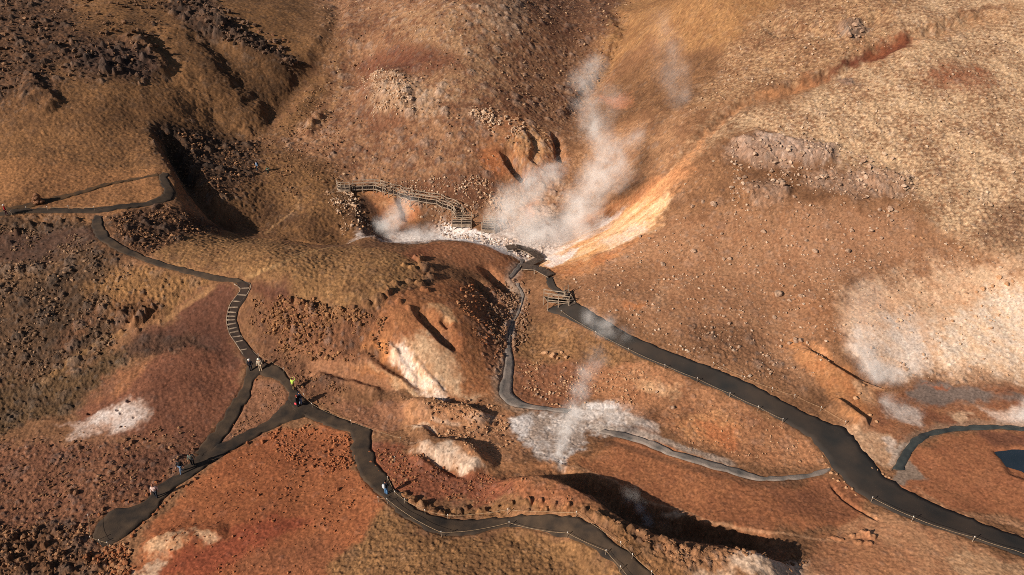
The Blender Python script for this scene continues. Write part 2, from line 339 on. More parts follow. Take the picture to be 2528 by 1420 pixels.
# --- valley between centre and right hill
region([(1560,-100),(1950,-100),(1900,80),(1700,130),(1560,120),(1440,250),(1480,110)], (180,128,74), (140,94,54), 2.5, .9, tu=.12, ro=.06)
region([(1450,250),(1620,120),(1800,140),(1900,180),(1700,270),(1560,290),(1430,330)], (150,104,64), (104,70,44), 2, .8, tu=.14, ro=.12)
region([(1480,235),(1550,235),(1560,262),(1490,262)], (188,112,66), (164,98,58), 1.2, .75, ro=.06)
region([(1420,330),(1560,300),(1700,280),(1660,420),(1520,480),(1440,560),(1420,450)], (184,132,88), (136,92,60), 2, .9, tu=.07, ro=.18)
# --- right hill
patch = fbm(X/.95, Y/.38, 4, 201, .75)*1.05+.45*fbm(X/6, Y/4, 2, 207)
region([(1650,440),(1750,320),(1840,250),(2060,170),(2528,-150),(3000,-150),(3000,660),(2528,650),(2330,590),(2250,490),(2050,400),(1820,330)], (222,180,134), (146,100,66), 3, .95, tu=.12, ro=.12, noise=patch, bias=-.05)
region([(1700,280),(1840,60),(2060,-40),(2300,-100),(2200,100),(2060,170),(1850,240)], (204,158,110), (136,92,60), 2.5, .9, tu=.14, ro=.12, noise=patch, bias=.15)
region([(2100,110),(2240,70),(2360,30),(2500,0),(2528,30),(2300,100),(2160,160)], (190,138,92), (158,108,66), 1.5, .5)
region([(1950,215),(2060,160),(2190,100),(2260,90),(2230,120),(2100,175),(1960,225)], (118,58,34), (98,48,32), .8, .95, tu=.02, ro=.02)
region([(2170,95),(2260,85),(2200,125),(2120,160)], (180,102,56), (150,80,44), .8, .5)
region([(2330,45),(2430,15),(2480,10),(2400,40)], (124,72,42), (104,60,38), .8, .7)
region([(1650,440),(1720,350),(1830,260),(1960,210),(2060,170),(2000,215),(1850,262),(1760,330),(1680,440)], (206,138,82), (184,118,68), 1, .8, tu=.03, ro=.04)
region([(2270,165),(2400,160),(2460,200),(2390,225),(2280,205)], (158,84,46), (134,76,46), 2, .75)
region([(2400,560),(2528,480),(2700,560),(2600,640),(2440,620)], (140,96,64), (110,72,50), 2, .6, noise=patch)
# rock outcrops
region([(1815,345),(1870,322),(1960,340),(2070,362),(2060,400),(1960,412),(1850,405),(1790,380)], (190,152,126), (150,114,90), 1.0, .9, tu=.02, ro=.16, den=.9, crk=.35)
region([(1830,450),(1900,440),(1960,470),(1940,510),(1850,505)], (188,150,124), (148,112,88), 1.0, .8, tu=.02, ro=.2, den=.9, crk=.3)
region([(1980,420),(2100,410),(2250,430),(2240,480),(2100,490),(2000,460)], (184,142,112), (142,102,74), 1.2, .8, ro=.2, den=.7, crk=.28)
region([(2060,190),(2110,190),(2120,215),(2070,215)], (150,114,92), (120,88,68), .8, .9, ro=.4)
region([(2070,55),(2130,50),(2150,85),(2080,95)], (164,128,102), (120,90,70), .8, .9, ro=.5)
region([(1640,470),(1800,360),(1850,400),(1960,420),(1850,520),(1700,520)], (168,116,74), (122,82,52), 2, .75, tu=.1, ro=.15)
# bare gravel slope
region([(1380,680),(1480,620),(1640,540),(1750,520),(2000,500),(2250,520),(2400,620),(2528,650),(2528,720),(2300,720),(2080,720),(2030,830),(2080,930),(1950,960),(1800,900),(1650,840),(1480,770)], (178,126,86), (152,102,66), 2.5, .95, tu=.04, ro=.10, den=.3)
region([(1980,520),(2200,520),(2250,640),(2000,680),(1900,600)], (184,130,90), (158,106,70), 2, .6)
region([(1530,735),(1590,745),(1600,765),(1540,760)], (204,128,70), (186,112,60), .8, .9)
region([(1600,745),(1640,720),(1650,740),(1620,765)], (196,150,112), (186,138,100), .8, .6)
region([(1680,800),(1850,800),(1900,870),(1980,960),(1850,920),(1720,880)], (136,92,60), (104,70,48), 1.5, .75, tu=.1, ro=.25)
region([(1580,860),(1700,870),(1800,920),(1900,970),(1950,1010),(1860,980),(1700,920)], (160,108,68), (130,88,56), 1, .5)
region([(1420,690),(1560,640),(1700,640),(1560,720),(1460,740)], (160,108,68), (134,88,56), 2, .5)
# pale basin rim to the right
region([(2050,745),(2250,670),(2528,640),(2900,640),(2900,960),(2528,960),(2300,935),(2180,915),(2090,850)], (236,190,146), (214,160,116), 2.5, .92, tu=.02, ro=.06)
region([(2090,820),(2240,770),(2320,850),(2290,920),(2170,930),(2120,880)], (244,216,194), (230,188,152), 1.5, .8, ro=.06)
region([(2330,790),(2500,700),(2700,720),(2700,940),(2400,925),(2300,880)], (246,216,188), (228,184,142), 2, .85, ro=.1)
region([(2280,900),(2400,915),(2528,940),(2528,975),(2380,965),(2280,935)], (196,150,112), (158,112,78), 1, .7, ro=.3)
region([(1960,720),(2060,740),(2100,850),(2000,830)], (182,122,78), (162,104,62), 1.5, .6)
region([(1930,850),(1985,835),(2060,900),(2140,945),(2185,965),(2190,1010),(2145,1050),(2080,1000),(2000,930)], (196,130,74), (178,110,58), .8, .9, tu=.02, ro=.04)
region([(2100,935),(2180,960),(2185,1010),(2130,1000)], (222,170,124), (200,142,92), .7, .7)
# rust flats by the mud pools
region([(2150,1000),(2200,960),(2300,940),(2700,980),(2700,1070),(2420,1050),(2280,1065),(2220,1110),(2130,1060)], (172,112,70), (136,82,52), 1.0, .95, tu=.02, ro=.04)
region([(2225,955),(2300,945),(2400,950),(2440,985),(2380,1000),(2290,992),(2240,985)], (132,112,100), (112,96,86), .6, .92, tu=.01, ro=.01)
region([(2400,962),(2528,975),(2600,1000),(2480,990)], (132,112,100), (120,100,88), .6, .85, tu=.01, ro=.01)
region([(2285,958),(2345,962),(2320,972)], (178,96,52), (160,88,50), .3, .9)
region([(2170,1000),(2240,1000),(2290,1025),(2270,1045),(2190,1035)], (206,180,162), (176,146,126), .6, .85)
region([(2280,1015),(2400,1025),(2400,1050),(2300,1050)], (138,82,52), (120,70,46), .6, .7)
region([(2350,1022),(2400,1020),(2410,1040),(2360,1042)], (214,168,126), (190,146,110), .5, .9)
region([(2420,1010),(2528,995),(2650,1010),(2650,1050),(2480,1045)], (224,190,166), (200,164,140), .7, .9)
region([(2080,1045),(2150,1050),(2215,1075),(2215,1130),(2170,1150),(2120,1110)], (212,166,124), (186,136,96), .7, .85, tu=.02, ro=.04)
region([(2185,1085),(2222,1080),(2230,1110),(2200,1125)], (228,202,182), (206,168,138), .5, .7)
region([(2140,1045),(2200,1045),(2205,1065),(2150,1068)], (182,114,68), (170,104,62), .5, .7)
region([(2200,1190),(2235,1130),(2320,1075),(2700,1060),(2700,1330),(2528,1290),(2350,1250),(2230,1220)], (176,108,64), (150,88,52), .8, .95, tu=.015, ro=.02)
region([(2400,1062),(2700,1060),(2700,1120),(2528,1112),(2460,1110)], (120,74,52), (104,62,46), .8, .85)
region([(2270,1215),(2350,1245),(2528,1300),(2700,1350),(2528,1320),(2350,1260)], (196,142,100), (180,122,82), .5, .6)
region([(2190,1155),(2235,1100),(2252,1100),(2258,1150),(2285,1185),(2240,1195),(2200,1190)], (152,128,108), (138,114,96), .35, .95, tu=.005, ro=.005)
# --- white and ochre slope above the spring
hot = [(1300,640),(1360,590),(1440,560),(1560,510),(1640,480),(1655,495),(1620,560),(1500,620),(1400,655),(1330,660)]
hx, hy = gp([(1380,640)])[0][:2]; kx, ky = gp([(1650,480)])[0][:2]; hl = math.hypot(kx-hx, ky-hy)
ax_, ay_ = (kx-hx)/hl, (ky-hy)/hl
streak = fbm((X*ax_+Y*ay_)/6, (-X*ay_+Y*ax_)/.8, 3, 211)*1.1
region([(1290,600),(1400,540),(1640,430),(1720,400),(1660,480),(1480,590)], (214,146,90), (186,118,68), 1.2, .85, tu=.02, ro=.05, noise=streak)
region(hot, (236,190,140), (222,156,92), 1.0, .95, tu=.015, ro=.05, noise=streak)
region([(1320,645),(1390,590),(1470,545),(1540,515),(1500,560),(1430,600),(1360,640)], (244,224,214), (230,186,146), .8, .85, noise=streak)
region([(1480,590),(1560,555),(1600,560),(1560,590),(1500,610)], (244,216,196), (232,186,146), .7, .7)
region([(1340,640),(1400,625),(1425,612),(1400,645),(1350,655)], (246,228,220), (240,210,190), .4, .8)
region([(1360,655),(1480,625),(1600,580),(1560,610),(1440,680),(1380,690)], (210,138,78), (186,112,58), .8, .75)
# spring basin
region([(860,600),(900,560),(940,565),(1050,560),(1120,550),(1240,570),(1330,500),(1420,540),(1400,600),(1330,645),(1280,640),(1180,600),(1000,602)], (226,208,196), (170,140,120), .8, .95, tu=.03, ro=.22, den=.6)
region([(1190,520),(1250,480),(1340,440),(1400,450),(1420,530),(1330,560),(1230,570)], (206,160,120), (160,112,78), 1, .85, ro=.3, den=.6)
region([(1280,500),(1330,490),(1320,530),(1290,540)], (220,144,84), (200,120,64), .8, .7)
region([(1000,590),(1100,565),(1170,560),(1230,590),(1270,625),(1200,612),(1100,592)], (248,236,228), (232,214,202), .5, .95, tu=.02, ro=.06)
region([(960,585),(1060,570),(1080,585),(990,602)], (226,214,206), (176,158,146), .5, .8, ro=.04)
region([(900,470),(1000,475),(1050,510),(1030,560),(960,560),(900,530)], (196,130,76), (160,98,56), .8, .92, tu=.03, ro=.06)
region([(950,470),(1000,480),(1000,560),(960,560)], (214,158,106), (190,128,80), .7, .6)
region([(870,500),(905,480),(950,560),(920,585),(880,550)], (104,70,46), (78,54,40), .7, .9, ro=.2)
region([(1030,490),(1130,500),(1190,530),(1110,560),(1040,550)], (164,116,78), (124,82,54), .8, .9, ro=.3, den=.6)
region([(800,470),(870,480),(900,560),(870,560),(830,500)], (140,98,62), (92,62,42), 1, .7, ro=.4, den=.6)
# --- front hill
region([(560,575),(620,585),(700,600),(800,610),(870,606),(970,618),(1050,650),(1010,705),(940,745),(800,765),(700,720),(690,680),(600,685),(480,665),(380,628),(440,580)], (166,118,68), (120,82,48), 1.2, .96, tu=.09, ro=.06)
region([(700,720),(780,755),(860,765),(940,745),(1010,700),(1050,650),(1080,660),(1040,720),(960,770),(840,790),(740,760)], (128,86,50), (98,66,42), .8, .7, tu=.15, ro=.2, den=.45)
region([(960,618),(1100,596),(1200,605),(1280,660),(1270,700),(1200,690),(1120,650),(1040,640)], (186,120,74), (160,98,58), 1.0, .95, tu=.03, ro=.05)
region([(985,620),(1060,610),(1080,640),(1010,645)], (132,74,44), (120,66,40), 1, .7)
region([(620,690),(700,685),(725,730),(680,770),(650,760),(640,720)], (110,66,46), (96,58,40), .8, .95, tu=.03, ro=.06)
region([(640,750),(720,735),(820,775),(960,780),(1000,840),(900,850),(950,900),(800,905),(720,870),(660,820)], (142,90,56), (104,66,44), 1, .93, tu=.08, ro=.32, den=.45)
region([(600,780),(640,770),(700,860),(780,905),(860,960),(760,985),(700,930),(640,870)], (124,80,54), (98,64,44), .8, .85, tu=.06, ro=.15)
region([(710,840),(800,850),(900,870),(960,910),(900,930),(800,900),(730,890)], (160,104,66), (134,86,56), .8, .8, ro=.08)
region([(760,910),(850,890),(950,910),(1050,970),(960,970),(840,955)], (182,124,82), (160,104,66), .6, .9, tu=.02, ro=.05)
region([(950,745),(1040,690),(1130,690),(1220,760),(1250,850),(1235,960),(1190,1000),(1080,985),(1000,930),(900,840)], (182,116,66), (150,90,50), .8, .95, tu=.03, ro=.07)
region([(1180,720),(1270,720),(1310,800),(1260,900),(1250,960),(1210,920),(1180,820)], (164,108,70), (122,78,52), .8, .85, ro=.4, den=.6)
region([(985,840),(1040,810),(1100,860),(1150,960),(1190,985),(1110,980),(1020,915)], (222,180,136), (190,138,94), .7, .9, tu=.015, ro=.03)
region([(965,885),(985,850),(1010,870),(1060,930),(1120,985),(1060,972),(1000,920)], (240,214,194), (222,176,136), .4, .92, tu=.015, ro=.03)
region([(905,838),(960,845),(980,880),(950,890),(925,880)], (220,142,72), (190,112,54), .4, .9, ro=.05)
region([(920,915),(1000,930),(1060,975),(970,970)], (226,184,138), (200,144,94), .4, .85, ro=.04)
region([(870,905),(940,920),(960,945),(900,935)], (190,122,66), (170,104,54), .5, .8)
region([(1072,740),(1118,760),(1124,805),(1092,798)], (218,168,116), (204,146,92), .5, .85, ro=.03)
region([(1155,700),(1225,745),(1250,770),(1205,765)], (196,132,80), (170,108,62), .6, .6)
# --- left flank
region([(-300,540),(220,535),(250,600),(320,640),(260,760),(290,830),(100,950),(-300,960)], (112,80,54), (68,50,36), 2, .95, tu=.1, ro=.32, den=.7)
region([(-300,590),(150,575),(240,560),(230,610),(120,650),(-300,660)], (98,66,50), (78,54,42), 1, .85, tu=.03, ro=.08)
region([(-300,535),(230,528),(235,548),(-300,565)], (160,108,62), (108,74,46), .7, .8, tu=.12, ro=.1)
region([(0,640),(120,650),(180,600),(240,620),(160,680),(0,700)], (156,112,72), (90,64,44), 1, .6, ro=.35)
region([(260,530),(420,505),(560,570),(480,580),(420,600),(340,640),(280,590)], (112,74,48), (74,52,38), 1.2, .92, tu=.1, ro=.4, den=.6)
region([(190,700),(300,665),(440,665),(530,690),(420,770),(340,800),(260,780)], (160,112,62), (108,74,42), 1.2, .93, tu=.16, ro=.14)
region([(270,740),(400,740),(360,800),(280,810)], (112,66,42), (82,52,36), .8, .6, ro=.4, tu=.25)
region([(530,705),(592,700),(572,790),(570,830),(612,890),(580,910),(430,870),(330,870),(300,850),(400,790),(470,740)], (118,72,52), (98,60,44), 1.0, .96, tu=.02, ro=.06)
region([(300,840),(420,810),(520,850),(540,880),(400,885),(330,880),(250,900)], (96,66,48), (74,54,42), 1.0, .8, tu=.08, ro=.2)
region([(130,860),(220,770),(240,780),(160,880)], (140,92,58), (110,72,48), .8, .7)
region([(-300,950),(100,930),(280,850),(330,880),(230,980),(100,1050),(-300,1080)], (106,78,48), (76,56,38), 1.2, .92, tu=.12, ro=.22, den=.6)
region([(190,1020),(260,950),(360,885),(480,870),(600,890),(600,930),(520,1080),(420,1100),(230,1075)], (142,86,58), (112,68,48), 1.0, .96, tu=.03, ro=.06)
region([(240,985),(330,900),(365,888),(330,930),(270,1000)], (172,112,66), (150,94,56), .6, .7)
region([(330,930),(430,910),(480,940),(400,980)], (112,66,46), (104,62,44), 1, .6)
region([(130,1055),(230,1020),(330,985),(375,1015),(340,1050),(240,1075)], (206,178,160), (176,136,112), .6, .85, tu=.02, ro=.03)
region([(200,1030),(300,1000),(360,1015),(290,1050)], (226,206,194), (196,166,148), .5, .85)
region([(60,1080),(220,1075),(330,1070),(240,1110),(130,1130)], (164,114,82), (136,88,60), .8, .6)
region([(-300,1080),(200,1090),(420,1090),(500,1080),(480,1130),(400,1220),(250,1290),(220,1420),(-300,1420)], (144,92,62), (108,66,46), 1.0, .9, tu=.06, ro=.18, den=.4)
region([(300,1110),(480,1110),(440,1160),(340,1180)], (110,68,48), (92,58,42), .8, .7, ro=.25)
region([(-300,1320),(0,1300),(200,1290),(240,1360),(330,1380),(300,1440),(-300,1500)], (128,84,50), (86,60,40), .8, .85, tu=.12, ro=.2, den=.5)
region([(625,930),(690,945),(712,990),(640,1055),(540,1105),(570,1020)], (160,106,72), (132,86,58), .4, .95, tu=.04, ro=.10)
region([(480,1190),(560,1120),(700,1065),(790,1050),(868,1075),(885,1150),(955,1240),(920,1290),(860,1360),(800,1440),(330,1440),(340,1370),(390,1280)], (184,106,56), (152,84,44), .7, .96, tu=.02, ro=.05, den=.15)
region([(620,1070),(860,1075),(880,1150),(780,1170),(660,1130)], (172,98,54), (140,80,46), .8, .6, ro=.12)
region([(330,1440),(480,1340),(640,1280),(740,1270),(760,1300),(620,1370),(500,1440)], (158,68,40), (132,56,34), 1, .7)
region([(560,1440),(640,1350),(800,1330),(860,1360),(800,1440)], (140,84,52), (116,68,44), 1, .6, ro=.1)
region([(350,1370),(385,1325),(450,1315),(455,1340),(420,1368)], (224,176,130), (196,138,90), .4, .9)
region([(465,1312),(535,1305),(540,1325),(475,1334)], (230,184,140), (206,150,102), .35, .9)
region([(300,1440),(360,1390),(420,1378),(400,1400),(350,1440)], (218,184,150), (186,136,96), .4, .85)
# --- grass and tussocks round the lower path
region([(960,1240),(1060,1312),(1160,1318),(1260,1300),(1400,1325),(1500,1372),(1560,1440),(820,1440),(880,1330),(920,1270)], (160,112,64), (120,82,48), .7, .96, tu=.075, ro=.05)
region([(985,1225),(1060,1262),(1120,1275),(1260,1260),(1420,1268),(1520,1330),(1640,1440),(1760,1400),(1640,1330),(1540,1290),(1440,1250),(1250,1235),(1100,1250)], (150,102,58), (108,74,44), .5, .95, tu=.12, ro=.1)
region([(900,1075),(985,1092),(1010,1120),(1120,1168),(1200,1165),(1330,1178),(1450,1225),(1420,1245),(1250,1232),(1100,1240),(985,1215),(930,1160)], (158,88,54), (128,72,46), .6, .95, tu=.04, ro=.10, den=.3)
region([(1200,1160),(1330,1172),(1440,1215),(1500,1265),(1400,1250),(1280,1225)], (178,112,64), (146,90,52), .6, .6, ro=.06)
region([(1600,1330),(1720,1350),(1860,1366),(1780,1400),(1650,1400)], (184,128,82), (152,102,64), .6, .8, tu=.1, ro=.2)
region([(1690,1440),(1800,1385),(1950,1378),(2080,1400),(2300,1440)], (232,194,160), (208,164,126), .7, .9, tu=.02, ro=.08)
# --- centre bottom: sinter and clay
region([(980,985),(1100,1000),(1240,1010),(1270,1070),(1300,1120),(1200,1145),(1090,1080),(1000,1060),(930,1020)], (192,132,84), (164,108,68), .7, .95, tu=.03, ro=.07)
region([(770,985),(900,985),(1000,1000),(980,1060),(880,1050),(800,1020)], (158,104,70), (134,86,58), .6, .9, tu=.03, ro=.12)
region([(1000,1098),(1060,1086),(1120,1090),(1190,1130),(1205,1155),(1120,1165),(1050,1125)], (216,184,156), (182,140,108), .5, .93, tu=.03, ro=.07)
region([(1000,1058),(1045,1048),(1072,1074),(1020,1072)], (232,194,158), (206,146,96), .35, .9)
region([(1160,1010),(1220,1030),(1200,1050),(1150,1035)], (206,170,142), (186,146,116), .5, .7)
region([(1080,1030),(1260,1040),(1260,1080),(1100,1070)], (186,132,88), (164,110,72), .6, .5, ro=.15)
region([(1250,1040),(1310,1015),(1420,1005),(1480,990),(1560,1000),(1640,1055),(1560,1090),(1450,1060),(1440,1110),(1390,1150),(1330,1130),(1280,1090)], (222,206,194), (164,140,122), .6, .93, tu=.02, ro=.06, crk=.06, contrast=1.4)
region([(1260,1045),(1320,1025),(1330,1060),(1280,1075)], (232,220,212), (200,182,170), .4, .8)
region([(1440,1015),(1500,990),(1550,1005),(1500,1030)], (238,226,218), (206,186,172), .4, .85)
region([(1550,1030),(1610,1025),(1620,1045),(1560,1050)], (232,212,198), (196,170,150), .4, .7)
region([(1500,1050),(1600,1050),(1640,1080),(1560,1080)], (152,110,84), (132,92,68), .4, .7)
region([(1200,1120),(1330,1130),(1390,1150),(1480,1090),(1560,1095),(1460,1150),(1340,1168),(1210,1155)], (196,132,80), (172,110,64), .5, .8, tu=.02, ro=.06)
region([(1270,775),(1390,785),(1500,840),(1640,905),(1560,920),(1420,890),(1290,900)], (166,116,68), (120,82,50), .8, .93, tu=.14, ro=.08)
region([(1265,890),(1420,890),(1500,920),(1450,1000),(1310,1010),(1270,980)], (154,96,60), (126,78,50), .8, .9, tu=.05, ro=.12)
region([(1440,900),(1640,905),(1800,985),(1950,1060),(2045,1150),(1900,1150),(1760,1120),(1640,1060),(1480,990)], (188,126,80), (160,102,62), .8, .92, tu=.05, ro=.08)
region([(1560,925),(1640,930),(1690,975),(1620,985),(1570,960)], (222,172,122), (190,130,82), .7, .75)
region([(1660,1040),(1750,1010),(1830,1080),(1760,1110)], (210,146,88), (184,114,62), .7, .8)
region([(1730,1040),(1800,1060),(1830,1110),(1770,1110)], (186,104,52), (170,94,48), .6, .7)
region([(1830,1000),(1960,1060),(1940,1080),(1830,1050)], (160,104,64), (142,90,56), .7, .6)
region([(1430,1150),(1520,1090),(1600,1085),(1750,1150),(1900,1195),(2050,1175),(2150,1260),(2080,1310),(1900,1310),(1750,1290),(1620,1260),(1520,1200)], (182,112,64), (152,90,52), .7, .95, tu=.025, ro=.03)
region([(1900,1205),(2060,1185),(2140,1260),(2060,1290),(1950,1270)], (146,88,54), (124,74,48), .8, .7)
region([(1640,1270),(1700,1268),(1690,1285),(1640,1285)], (224,186,150), (206,160,120), .3, .8)
region([(2080,1310),(2160,1265),(2300,1310),(2600,1410),(2700,1440),(2000,1440)], (204,144,96), (176,114,72), .8, .9, tu=.02, ro=.04)
region([(2000,1330),(2150,1320),(2250,1400),(2100,1440),(2000,1400)], (180,116,70), (152,94,58), .8, .7, ro=.06)
region([(2350,1350),(2600,1420),(2600,1460),(2380,1440)], (216,166,118), (196,142,94), .6, .8)
# scoured wash line across the orange flat

stroke([(1370,1142),(1480,1172),(1560,1212),(1600,1238),(1680,1258),(1760,1290),(1830,1302),(1960,1322),(2100,1348)], .16, (206,150,104), .45)
stroke([(1450,1075),(1560,1108),(1700,1152),(1820,1186),(1900,1200),(2000,1182)], .45, (110,72,48), .65)
stroke([(1440,1050),(1540,1062),(1640,1090),(1740,1124),(1830,1152)], .5, (176,158,142), .6)
stroke([(1660,430),(1580,500),(1480,570),(1400,625)], .5, (212,150,92), .6)
stroke([(2260,1255),(2400,1310),(2540,1365)], .3, (196,148,104), .5)
stroke([(600,690),(680,655),(760,625),(840,608)], .3, (186,140,86), .55)
stroke([(640,580),(700,540),(740,500),(690,460)], .25, (176,128,78), .5)
stroke([(1255,860),(1246,900),(1226,965),(1250,1000),(1330,1016)], .8, (168,138,112), .5)
stroke([(1286,650),(1262,690),(1285,730),(1262,790),(1252,850)], 1.0, (176,150,128), .6)
stroke([(1060,1030),(1100,1045),(1140,1052)], .3, (206,170,140), .5)
stroke([(2225,1130),(2250,1085),(2320,1060),(2420,1048),(2560,1050)], .7, (156,122,96), .6)
stroke([(2190,1150),(2230,1105),(2290,1072)], .3, (190,170,152), .5)
stroke([(820,150),(840,200),(800,290),(740,340)], .6, (176,126,78), .6)
stroke([(400,790),(480,740),(530,705)], .35, (176,126,76), .55)
stroke([(90,960),(160,900),(240,850),(320,815)], .5, (158,112,62), .5)

# ------------------------------------------------------------------ paths, streams, pools (edges traced, draped on the ground)
NOMIC = np.ones((NR, NA))                                   # 0 where the ground is levelled
RIBBONS = []
def ribbon(name, left, right, mat_key, lift=.05, soft=.35, step=.35, across=8, wob=.13, sink=.09):
    Lw = smooth_line(gp(left), 1.0); Rw = smooth_line(gp(right), 1.0)
    def resamp(P, n):
        s = np.concatenate([[0], np.cumsum(np.linalg.norm(np.diff(P[:, :2], axis=0), axis=1))]); q = np.linspace(0, s[-1], n)
        return np.stack([np.interp(q, s, P[:, k]) for k in range(3)], 1), s[-1]
    _, l1 = resamp(Lw, 5); n = max(8, int(l1/step)); Lr, _ = resamp(Lw, n); Rr, _ = resamp(Rw, n)
    ring = np.vstack([Lr, Rr[::-1]])
    s = sub(ring[:, 0].min()-2, ring[:, 0].max()+2, ring[:, 1].min()-2, ring[:, 1].max()+2)
    d = poly_sd(ring[::2], X[s], Y[s])
    w = 1-sst(-.02, soft, d)
    NOMIC[s] = np.minimum(NOMIC[s], 1-w)
    H[s] -= sink*(1-sst(-.05, .25, d))
    RIBBONS.append((name, Lr, Rr, mat_key, lift, across, wob))
    return ring
road = [
 ('gravel_path', [(-60,526),(0,524),(100,515),(230,514),(300,505),(380,492),(405,480),(402,462),(392,436),(402,426)], [(-60,534),(0,532),(100,525),(240,525),(310,514),(400,500),(430,486),(428,462),(412,440),(414,428)], 'grav'),
 ('footpath', [(-60,522),(30,512),(100,494),(180,476),(300,446),(388,430)], [(-60,528),(40,519),(110,501),(190,481),(300,450),(392,434)], 'dirt'),
 ('gravel_path', [(238,532),(225,560),(248,592),(290,618),(330,634),(420,664),(520,690),(560,694),(590,698)], [(252,534),(254,556),(272,585),(310,610),(350,630),(440,658),(530,680),(585,688),(618,700)], 'grav'),
 ('stair_path', [(588,698),(596,716),(578,740),(566,760),(562,786),(566,816),(584,846),(604,880),(622,900)], [(616,700),(614,722),(600,746),(588,766),(583,790),(590,818),(606,842),(630,874),(664,902)], 'stair'),
 ('gravel_path', [(606,888),(612,905),(606,930),(580,985),(540,1050),(500,1095),(480,1118)], [(664,902),(640,922),(625,940),(612,985),(575,1050),(540,1095),(500,1128)], 'grav'),
 ('gravel_path', [(660,900),(690,908),(716,935),(736,975),(772,1000),(800,1015),(850,1036),(885,1050),(915,1062),(914,1090),(922,1130),(945,1165),(985,1218),(1035,1262),(1100,1282),(1180,1284),(1260,1276),(1424,1278),(1500,1330),(1560,1372),(1640,1450)], [(632,915),(650,926),(700,945),(712,985),(726,1015),(765,1030),(800,1048),(850,1062),(868,1072),(868,1110),(876,1140),(905,1190),(950,1234),(1000,1276),(1060,1310),(1110,1322),(1180,1316),(1256,1298),(1392,1326),(1494,1372),(1570,1450)], 'grav'),
 ('gravel_path', [(716,990),(690,1012),(640,1050),(560,1090),(480,1130),(440,1170),(390,1200),(350,1245),(290,1258),(250,1280),(234,1310),(232,1332)], [(770,1018),(740,1032),(690,1048),(620,1085),(540,1130),(490,1165),(430,1205),(390,1250),(370,1275),(320,1315),(290,1335),(250,1348)], 'grav'),
 ('asphalt_path', [(1352,684),(1352,700),(1362,716),(1392,732),(1402,745),(1430,752),(1480,782),(1560,830),(1680,880),(1800,925),(1920,985),(2010,1030),(2085,1058),(2122,1105),(2160,1150),(2230,1208),(2320,1250),(2420,1290),(2600,1352)], [(1366,684),(1368,700),(1384,716),(1404,728),(1420,745),(1352,764),(1430,800),(1500,838),(1590,884),(1700,930),(1800,975),(1930,1036),(2000,1080),(2040,1130),(2090,1190),(2150,1235),(2250,1280),(2400,1330),(2600,1396)], 'asph'),
]
for nm, l, r, m in road: ribbon(nm, l, r, m)
water = [
 ('stream', [(1290,640),(1276,660),(1254,680)], [(1296,642),(1282,666),(1262,688)], 'mud'),
 ('stream', [(1276,700),(1290,730),(1277,770),(1259,810),(1254,860)], [(1280,700),(1294,730),(1281,770),(1264,810),(1260,860)], 'mud'),
 ('stream', [(1250,860),(1250,890),(1240,930),(1232,965),(1250,992),(1280,1004),(1340,1010),(1400,1018)], [(1262,860),(1268,900),(1264,935),(1264,965),(1290,992),(1320,1000),(1360,1006),(1410,1012)], 'mud'),
 ('stream', [(1480,1066),(1530,1078),(1608,1104),(1705,1138),(1802,1166),(1880,1186),(1960,1182),(2030,1168),(2052,1158)], [(1490,1061),(1540,1068),(1618,1094),(1718,1128),(1818,1157),(1880,1176),(1955,1175),(2022,1161),(2044,1154)], 'mud'),
 ('stream', [(2205,1160),(2222,1130),(2248,1085),(2300,1065),(2380,1052),(2480,1050),(2600,1056)], [(2232,1162),(2240,1135),(2278,1085),(2320,1070),(2390,1060),(2480,1058),(2600,1064)], 'water'),
]
for nm, l, r, m in water: ribbon(nm, l, r, m, .045, .5, .5, 5, .1, .12)

# ------------------------------------------------------------------ micro relief: tussocks, stones, rills
det = sst(16, 26, Y)*(1-sst(420, 800, Y))*(np.abs(T)[None, :] < 1.6)
e1 = fbm(X/1.15, Y/1.15, 4, 301, .55); e2 = np.abs(fbm(X/.5, Y/.5, 2, 307))
e3 = fbm(X/.42, Y/.42, 2, 347)
tus = TU*(.42*e1 + .75*(e2-.4) + .62*e3)
f1, f2, idn = worley(X/.62+.15*n3, Y/.62, 311)
stone = np.where(idn < DN, np.clip(1-f1/(.22+.42*(idn*7 % 1)), 0, 1)**.6, 0)*(.35+.65*((idn*13) % 1))
g1, g2, idb = worley(X/1.9+.12*n2, Y/1.9, 317)
bould = np.where(idb < DN*.8, np.clip(1-g1/(.2+.35*(idb*11 % 1)), 0, 1)**.6, 0)*(.5+.7*((idb*17) % 1))
crag = np.clip((g2-g1)*1.6, 0, 1)*.6*(fbm(X/3.5, Y/3.5, 2, 331)+.3)
rock = RO*(.55*stone + 1.0*bould*np.clip(RO*3, 0, 1) + np.where(RO > .35, (RO-.35)*1.5*crag, 0))
# small water runnels down the clay slopes
gy, gx = np.gradient(H0, axis=0)/np.gradient(Y, axis=0), np.gradient(H0, axis=1)/np.gradient(X, axis=1)
RELF_ = np.clip((TU*4+RO*2.5), .08, 1)
k1, k2, _k = worley(X/2.4+.25*n2, Y/1.7+.25*n3, 353)
crack = CRK*(.5*(_k-.5)-(1-sst(0, .13, k2-k1))*.9)
H += det*NOMIC*(tus + 1.25*rock + crack + FL*(.008+.09*TU) + .05*RELF_*n3 + .05*RELF_*e3)
tint = np.clip(stone*1.3, 0, 1)*np.clip(RO*4, 0, .75)+np.clip(bould*1.4, 0, 1)*np.clip(RO*2.2, 0, .6)
tint = np.clip(tint, 0, .8)*det
grey = C.mean(2, keepdims=True)
rc = (C*.55 + grey*np.array([.80, .66, .56]))*(.95+.5*(idn[..., None]-.25))
C += (rc-C)*tint[..., None]
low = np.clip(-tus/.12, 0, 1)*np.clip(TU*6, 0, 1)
C *= (1-.20*low[..., None])                                 # darker in the hollows between the tussocks
